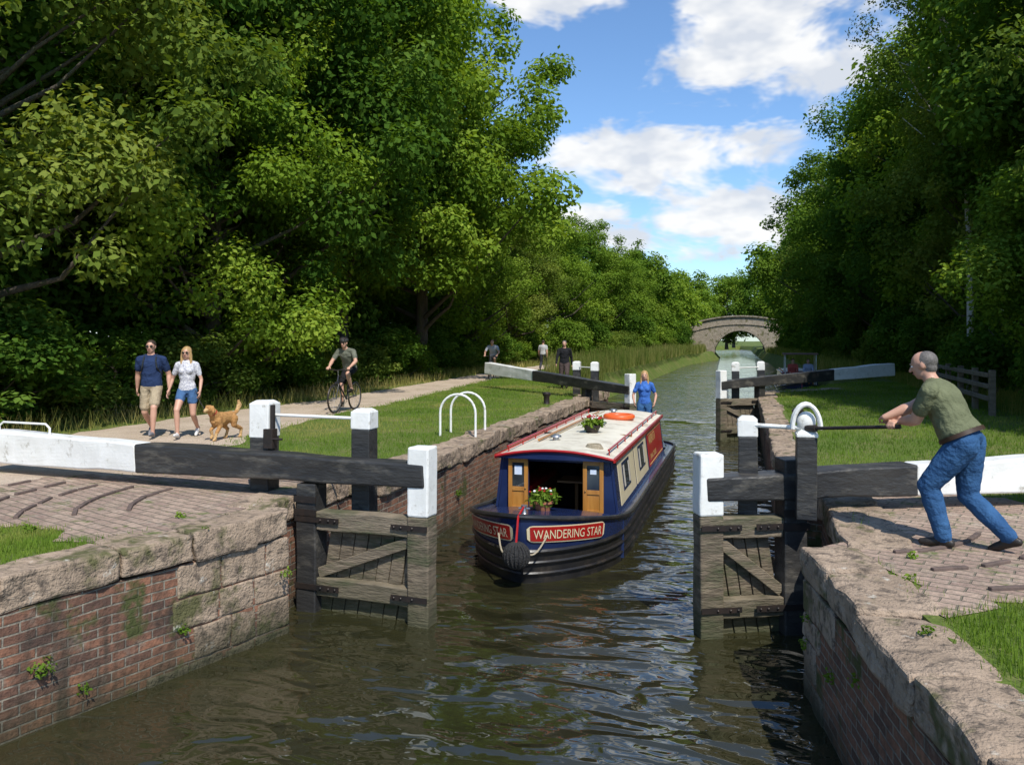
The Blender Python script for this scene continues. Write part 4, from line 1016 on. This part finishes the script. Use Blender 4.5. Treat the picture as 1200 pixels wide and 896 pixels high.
def place(mesh,name,x,y,rot,s=1,sz=None,z=0):
    o=bpy.data.objects.new(name,mesh); o.location=(x,y,z); o.rotation_euler=(0,0,rot); o.scale=(s,s,sz or s); COL.objects.link(o); return o
tA=tree_mesh('tree_a',1,17,6.2,1.8,180,72000,.21,LEAF_A,cr=.18)
tB=tree_mesh('tree_b',2,17,6.0,2.0,180,72000,.215,LEAF_B,cr=.185)
tC=tree_mesh('tree_c',3,15,5.4,1.4,170,66000,.18,LEAF_C,cr=.18)
tD=tree_mesh('tree_d',4,12,4.6,.8,150,52000,.17,LEAF_B,cr=.20)
fA=tree_mesh('tree_e',8,17,6.2,1.5,110,13000,.48,LEAF_A,cr=.24,limbstep=9)
fB=tree_mesh('tree_f',9,14,5.4,1.2,100,11000,.44,LEAF_B,cr=.24,limbstep=9)
tBir=tree_mesh('birch',6,18,2.8,7.0,110,24000,.10,LEAF_C,BIRCHB,tr=.11,cr=.2,lean=-.07,flat=1.3,upper=.2)
sA=tree_mesh('shrub_a',11,2.6,1.7,.1,70,12000,.13,LEAF_B,tr=.05,cr=.26)
sB=tree_mesh('shrub_b',12,2.0,1.6,.05,60,10000,.12,LEAF_C,tr=.04,cr=.27)
sC=tree_mesh('shrub_c',13,3.6,2.0,.2,80,13000,.15,LEAF_A,tr=.07,cr=.25)
rr=random.Random(21)
left=[(tC,-14.4,11.8,.9),(tA,-16.5,16.5,1.0),(tD,-14.2,19,.9),(tA,-15.5,22.5,1.08),(tB,-15.0,28.0,1.05),(tB,-14.2,34,1.15),
 (fA,-24,14,1.2),(fA,-23.5,26,1.3),(fA,-23,38,1.25),
 (tD,-15.5,44,.8),(tC,-15.5,53,.72),(tD,-15,63,.9),(fA,-18,71,.85),(tB,-15,80,.85),(tD,-13.5,90,.95),(fB,-12,100,.85),(fA,-15,111,.85),(fB,-10,118,.8),(fA,-24,60,1.1),(fB,-24,88,1.1)]
right=[(tC,9.8,17.5,.85),(tA,10.2,24,.98),(tD,8.0,20.5,.66),(tC,8.8,29.5,.8),(tB,10,35,1.0),(tA,9.2,42,.95),(tA,9,50,1.0),(tB,8.2,59,1.0),(tC,8.0,69,.95),(tA,7.8,80,.85),(fB,7.2,91,1.1),(fA,8.5,101,.8),(fB,6.5,110,.9),
 (fA,17.5,25,1.3),(fA,17.5,42,1.35),(fA,16,63,1.2),(fA,15,84,1.0)]
far=[(fA,-16,142,.85),(fB,-9,150,1.0),(fB,-3,162,1.05),(fA,4,158,.9),(fA,10,146,.95),(fB,15,134,1.0),(fA,-2,195,1.1),(fA,8,190,1.0),(fB,-22,128,1.0),(fB,-10,136,.8),(fB,8.5,134,.7)]
for lst in(left,right,far):
    for m,x,y,s in lst: place(m,'deciduous_tree',x,y,rr.uniform(0,6.28),s*rr.uniform(.96,1.04),s*rr.uniform(.95,1.06))
place(tBir,'birch_tree',6.9,28,.25,.95)
for y in np.arange(7.5,60,2.0):
    x=lerp(y,[(a,b-w/2) for a,b,w in PC])-1.9-rr.uniform(0,.7)
    m=rr.choice([sA,sB,sB,sC]); 
    s=rr.uniform(.75,1.1); 
    place(m,'shrub',x,y,rr.uniform(0,6.28),s,s*rr.uniform(.6,.85))
for y in np.arange(8,60,4.0):
    x=lerp(y,[(a,b-w/2) for a,b,w in PC])-4.4-rr.uniform(0,1); place(sC,'shrub',x,y,rr.uniform(0,6.28),rr.uniform(1.2,1.5))
for y in np.arange(12,120,3.2):
    place(rr.choice([sA,sB,sC]),'shrub',lerp(y,[(0,7.6),(30,7.8),(40,7.8),(60,6.8),(120,6.4)])+rr.uniform(-.2,.6),y,rr.uniform(0,6.28),rr.uniform(.8,1.2))
for y in np.arange(60,125,4.5):
    place(rr.choice([sA,sB,sC]),'shrub',-12.8+rr.uniform(-1,1)+(y-60)*.06,y,rr.uniform(0,6.28),rr.uniform(1.0,1.5))
for i in range(26):
    a=2*math.pi*i/26; R0=rr.uniform(190,215)
    if abs((a-math.pi/2+math.pi)%(2*math.pi)-math.pi)<.05: continue
    place(fA,'distant_tree',R0*math.cos(a),20+R0*math.sin(a),rr.uniform(0,6.28),rr.uniform(2.0,2.6),rr.uniform(1.2,1.5),z=1)

# grass blades ----------------------------------------------------
def inpoly(x,y,poly):
    c=np.zeros(len(x),bool); k=len(poly)
    for i in range(k):
        x0,y0=poly[i];x1,y1=poly[(i+1)%k]
        m=((y0>y)!=(y1>y))&(x<(x1-x0)*(y-y0)/((y1-y0)+1e-12)+x0); c^=m
    return c
def tabx(y,tab): return np.interp(y,[a for a,_ in tab],[b for _,b in tab])
def blades(P,h,w,rng,lean=.35,tint=None,z0=0):
    n=len(P); a=rng.random(n)*6.283; d=np.stack([np.cos(a),np.sin(a),np.zeros(n)],1); a2=rng.random(n)*6.283
    ln=np.stack([np.cos(a2),np.sin(a2),np.zeros(n)],1)*(h*lean*rng.random(n))[:,None]
    top=P+ln; top[:,2]+=h; w=w[:,None]
    v=np.stack([P-d*w/2,P+d*w/2,top+d*w*.12,top-d*w*.12],1).reshape(-1,3); q=np.arange(4*n).reshape(-1,4)
    return v,q,np.repeat(tint if tint is not None else rng.random(n),4)
rng=np.random.default_rng(77)
def scatter(n,xr,yr,power=1.0):
    y=yr[0]+(yr[1]-yr[0])*rng.random(n)**power; x=xr[0]+(xr[1]-xr[0])*rng.random(n); return x,y
def nz(x,y,s): return np.array([noise.noise(V((a*s,b*s,0))) for a,b in zip(x,y)])
def mk_grass(name,x,y,hmin,hmax,wf,mat,lean=.5,ybias=0):
    P=np.stack([x,y,np.zeros(len(x))-.005],1); dist=np.hypot(x,y)
    h=hmin+(hmax-hmin)*rng.random(len(x)); w=wf*(.6+dist*.045)
    k=nz(x,y,.45)+.5*nz(x,y,1.9); tint=np.clip(.32+ybias+.75*k+.28*(rng.random(len(x))-.5),0,1)
    h=h*(1+.5*np.clip(nz(x,y,1.1),-.6,1))
    v,q,t=blades(P,h,w,rng,lean,tint); me=np_mesh(name,v,q,np.zeros(len(q)),t,[mat]); o=bpy.data.objects.new(name,me); COL.objects.link(o)
x,y=scatter(110000,(1.0,8.6),(2.5,36),1.5); x2,y2=scatter(38000,(1.2,4.6),(3.2,7.0)); x=np.r_[x,x2]; y=np.r_[y,y2]
fr=.05*rng.normal(size=len(x))
ok=(x>tabx(y,RT)+.47+fr)&~inpoly(x+fr,y-fr,PAVR); mk_grass('grass',x[ok],y[ok],.03,.075,.008,GRASSB,ybias=-.08)
x,y=scatter(120000,(-12.5,-4.9),(3.5,45),1.4); x2,y2=scatter(26000,(-8.0,-5.2),(3.4,6.6)); x=np.r_[x,x2]; y=np.r_[y,y2]
fr=.05*rng.normal(size=len(x))
pc=np.interp(y,[a for a,_,_ in PC],[b for _,b,_ in PC]); pw=np.interp(y,[a for a,_,_ in PC],[b for _,_,b in PC])
ok=(x<tabx(y,LT)-.48+fr)&~inpoly(x+fr,y-fr,PAVL)&(x>pc+pw/2-.08+.12*rng.normal(size=len(x))); mk_grass('grass',x[ok],y[ok],.03,.065,.009,GRASSB,ybias=.2)
x,y=scatter(36000,(-16,-9),(4,60),1.3)
pc=np.interp(y,[a for a,_,_ in PC],[b for _,b,_ in PC]); pw=np.interp(y,[a for a,_,_ in PC],[b for _,_,b in PC])
e_=pc-pw/2; ok=(x<e_+.05)&(x>e_-1.5); x=x[ok];y=y[ok]; mk_grass('tall_grass',x,y,.10,.45,.008,STRAW,.7,ybias=.15)
x,y=scatter(30000,(-9.6,-5.2),(29,122),1.3); e_=tabx(y,LT); ok=(x<e_+.5)&(x>e_-1.6); mk_grass('reeds',x[ok],y[ok],.5,1.2,.011,STRAW,.3,ybias=-.05)
x,y=scatter(14000,(2.5,6.5),(37,122),1.3); e_=tabx(y,RT); ok=(x>e_-.3)&(x<e_+1.2); mk_grass('reeds',x[ok],y[ok],.3,.9,.011,STRAW,.35,ybias=-.15)
x,y=scatter(10000,(6.0,7.9),(12,60),1.2); mk_grass('tall_grass',x,y,.15,.45,.009,STRAW,.5,ybias=-.15)
rngw=np.random.default_rng(4); C=[];R_=[]
for (xx,yy,zz,r) in[(-4.33,6.95,-.55,.06),(-4.75,5.95,-.8,.07),(-5.1,4.8,-.72,.10),(-5.0,5.1,-1.0,.06),(.52,6.9,-.5,.07),(.62,6.2,-.7,.06),(-4.36,10.5,-.5,.08),(-4.36,12,-.7,.07),(.85,7.4,-.3,.1),(.5,6.98,-.75,.06),(-4.7,6.2,.02,.05),(1.15,6.3,.02,.06),(1.05,5.2,.03,.05),(.72,5.6,-.45,.05),(-5.3,6.6,.03,.05),(-6.2,5.7,.04,.06),(1.3,7.0,.03,.05)]:
    C.append((xx,yy,zz));R_.append(r)
v,q,t=leaves(C,R_,1100,.032,rngw); me=np_mesh('wall_weeds',v,q,np.zeros(len(q)),t,[LEAF_B]); COL.objects.link(bpy.data.objects.new('wall_weeds',me))
mb=MB()
fp=[(5.5,20.6),(5.6,22.4),(5.7,24.2),(5.8,26.0),(5.9,28),(6.0,30)]
for p in fp: mb.beam((*p,-.1),(*p,1.05),.13,.13)
for a,b in zip(fp,fp[1:]):
    for z in(.40,.68,.93): mb.beam((a[0]-.08,a[1]+.01,z),(b[0]-.08,b[1]-.01,z),.05,.11)
mb.obj('wooden_fence',[M('fence_wood',(.24,.19,.135),(.13,.10,.07),.85,5,.8,14,.01,stretch=(1,1,3))],bevel=.01,rough=.01)

# ------------------------------------------------------------------ light, sky, camera
el=math.radians(52); az=math.atan2(.58,-.81)
S=V((math.sin(az)*math.cos(el),math.cos(az)*math.cos(el),math.sin(el)))
sun=bpy.data.lights.new('sun','SUN'); sun.energy=5.0; sun.angle=math.radians(.5); sun.color=(1,.96,.88)
so=bpy.data.objects.new('sun',sun); so.rotation_euler=S.to_track_quat('Z','Y').to_euler(); COL.objects.link(so)
w=bpy.data.worlds.new('World'); scene.world=w; w.use_nodes=True; nt=w.node_tree; nt.nodes.clear()
out=nt.nodes.new('ShaderNodeOutputWorld'); bg=nt.nodes.new('ShaderNodeBackground'); bg.inputs[1].default_value=.15
sky=nt.nodes.new('ShaderNodeTexSky'); sky.sky_type='NISHITA'; sky.sun_disc=False; sky.sun_elevation=el; sky.sun_rotation=az; sky.dust_density=.4; sky.ozone_density=1.5
tc=nt.nodes.new('ShaderNodeTexCoord'); sp=nt.nodes.new('ShaderNodeSeparateXYZ'); L(nt,tc.outputs['Generated'],sp.inputs[0])
azn=MATH(nt,'MULTIPLY',MATH(nt,'ARCTAN2',sp.outputs[0],sp.outputs[1]),57.3); eln=MATH(nt,'MULTIPLY',MATH(nt,'ARCSINE',sp.outputs[2]),57.3)
cb=nt.nodes.new('ShaderNodeCombineXYZ'); L(nt,azn,cb.inputs[0]); L(nt,eln,cb.inputs[1])
m=None
for a,e_,wa,we in[(1.8,19.5,9,5),(-5.5,12.6,8.5,3.2),(-.5,8.4,9,3.0),(-13,23.2,7,2.2),(-10,8.0,6,2.2),(45,25,34,8),(-65,24,28,7),(-4,34,16,5)]:
    mp=nt.nodes.new('ShaderNodeMapping'); mp.vector_type='POINT'; mp.inputs['Scale'].default_value=(1/wa,1/we,1); mp.inputs['Location'].default_value=(-a/wa,-e_/we,0); L(nt,cb.outputs[0],mp.inputs[0])
    dn=nt.nodes.new('ShaderNodeVectorMath'); dn.operation='DOT_PRODUCT'; L(nt,mp.outputs[0],dn.inputs[0]); L(nt,mp.outputs[0],dn.inputs[1])
    m=dn.outputs['Value'] if m is None else MATH(nt,'MINIMUM',m,dn.outputs['Value'])
m=MATH(nt,'SUBTRACT',1.0,MATH(nt,'MINIMUM',m,2.0))
mp=nt.nodes.new('ShaderNodeMapping'); mp.inputs['Scale'].default_value=(1,1,2.0); L(nt,tc.outputs['Generated'],mp.inputs[0])
n1=NOISE(nt,mp.outputs[0],9,4,.62,dist=.3); n2=NOISE(nt,mp.outputs[0],13,3,.6)
mk=MATH(nt,'ADD',m,MATH(nt,'MULTIPLY',MATH(nt,'SUBTRACT',n1,.53),4.2))
mr=nt.nodes.new('ShaderNodeMapRange'); mr.interpolation_type='SMOOTHSTEP'; mr.inputs[1].default_value=-.1; mr.inputs[2].default_value=.7; L(nt,mk,mr.inputs[0])
sh=nt.nodes.new('ShaderNodeMapRange'); sh.inputs[1].default_value=.38; sh.inputs[2].default_value=.60; L(nt,n2,sh.inputs[0])
cc=MIX(nt,sh.outputs[0],(4.8,5.1,5.6),(6.8,6.8,6.75))
skyc=MIX(nt,1,sky.outputs[0],(.84,1.05,1.25),'MULTIPLY')
fin=MIX(nt,MATH(nt,'MULTIPLY',mr.outputs[0],.96),skyc,cc)
L(nt,fin,bg.inputs[0]); L(nt,bg.outputs[0],out.inputs[0])
cam=bpy.data.cameras.new('camera'); cam.lens=28; cam.sensor_width=36; cam.shift_y=-.0417; cam.clip_end=3000; cam.clip_start=.05
co=bpy.data.objects.new('camera',cam); co.location=(0,0,1.75); co.rotation_euler=(math.radians(90),0,math.radians(16.14)); COL.objects.link(co); scene.camera=co
scene.view_settings.view_transform='Standard'; scene.view_settings.look='None'; scene.view_settings.exposure=0
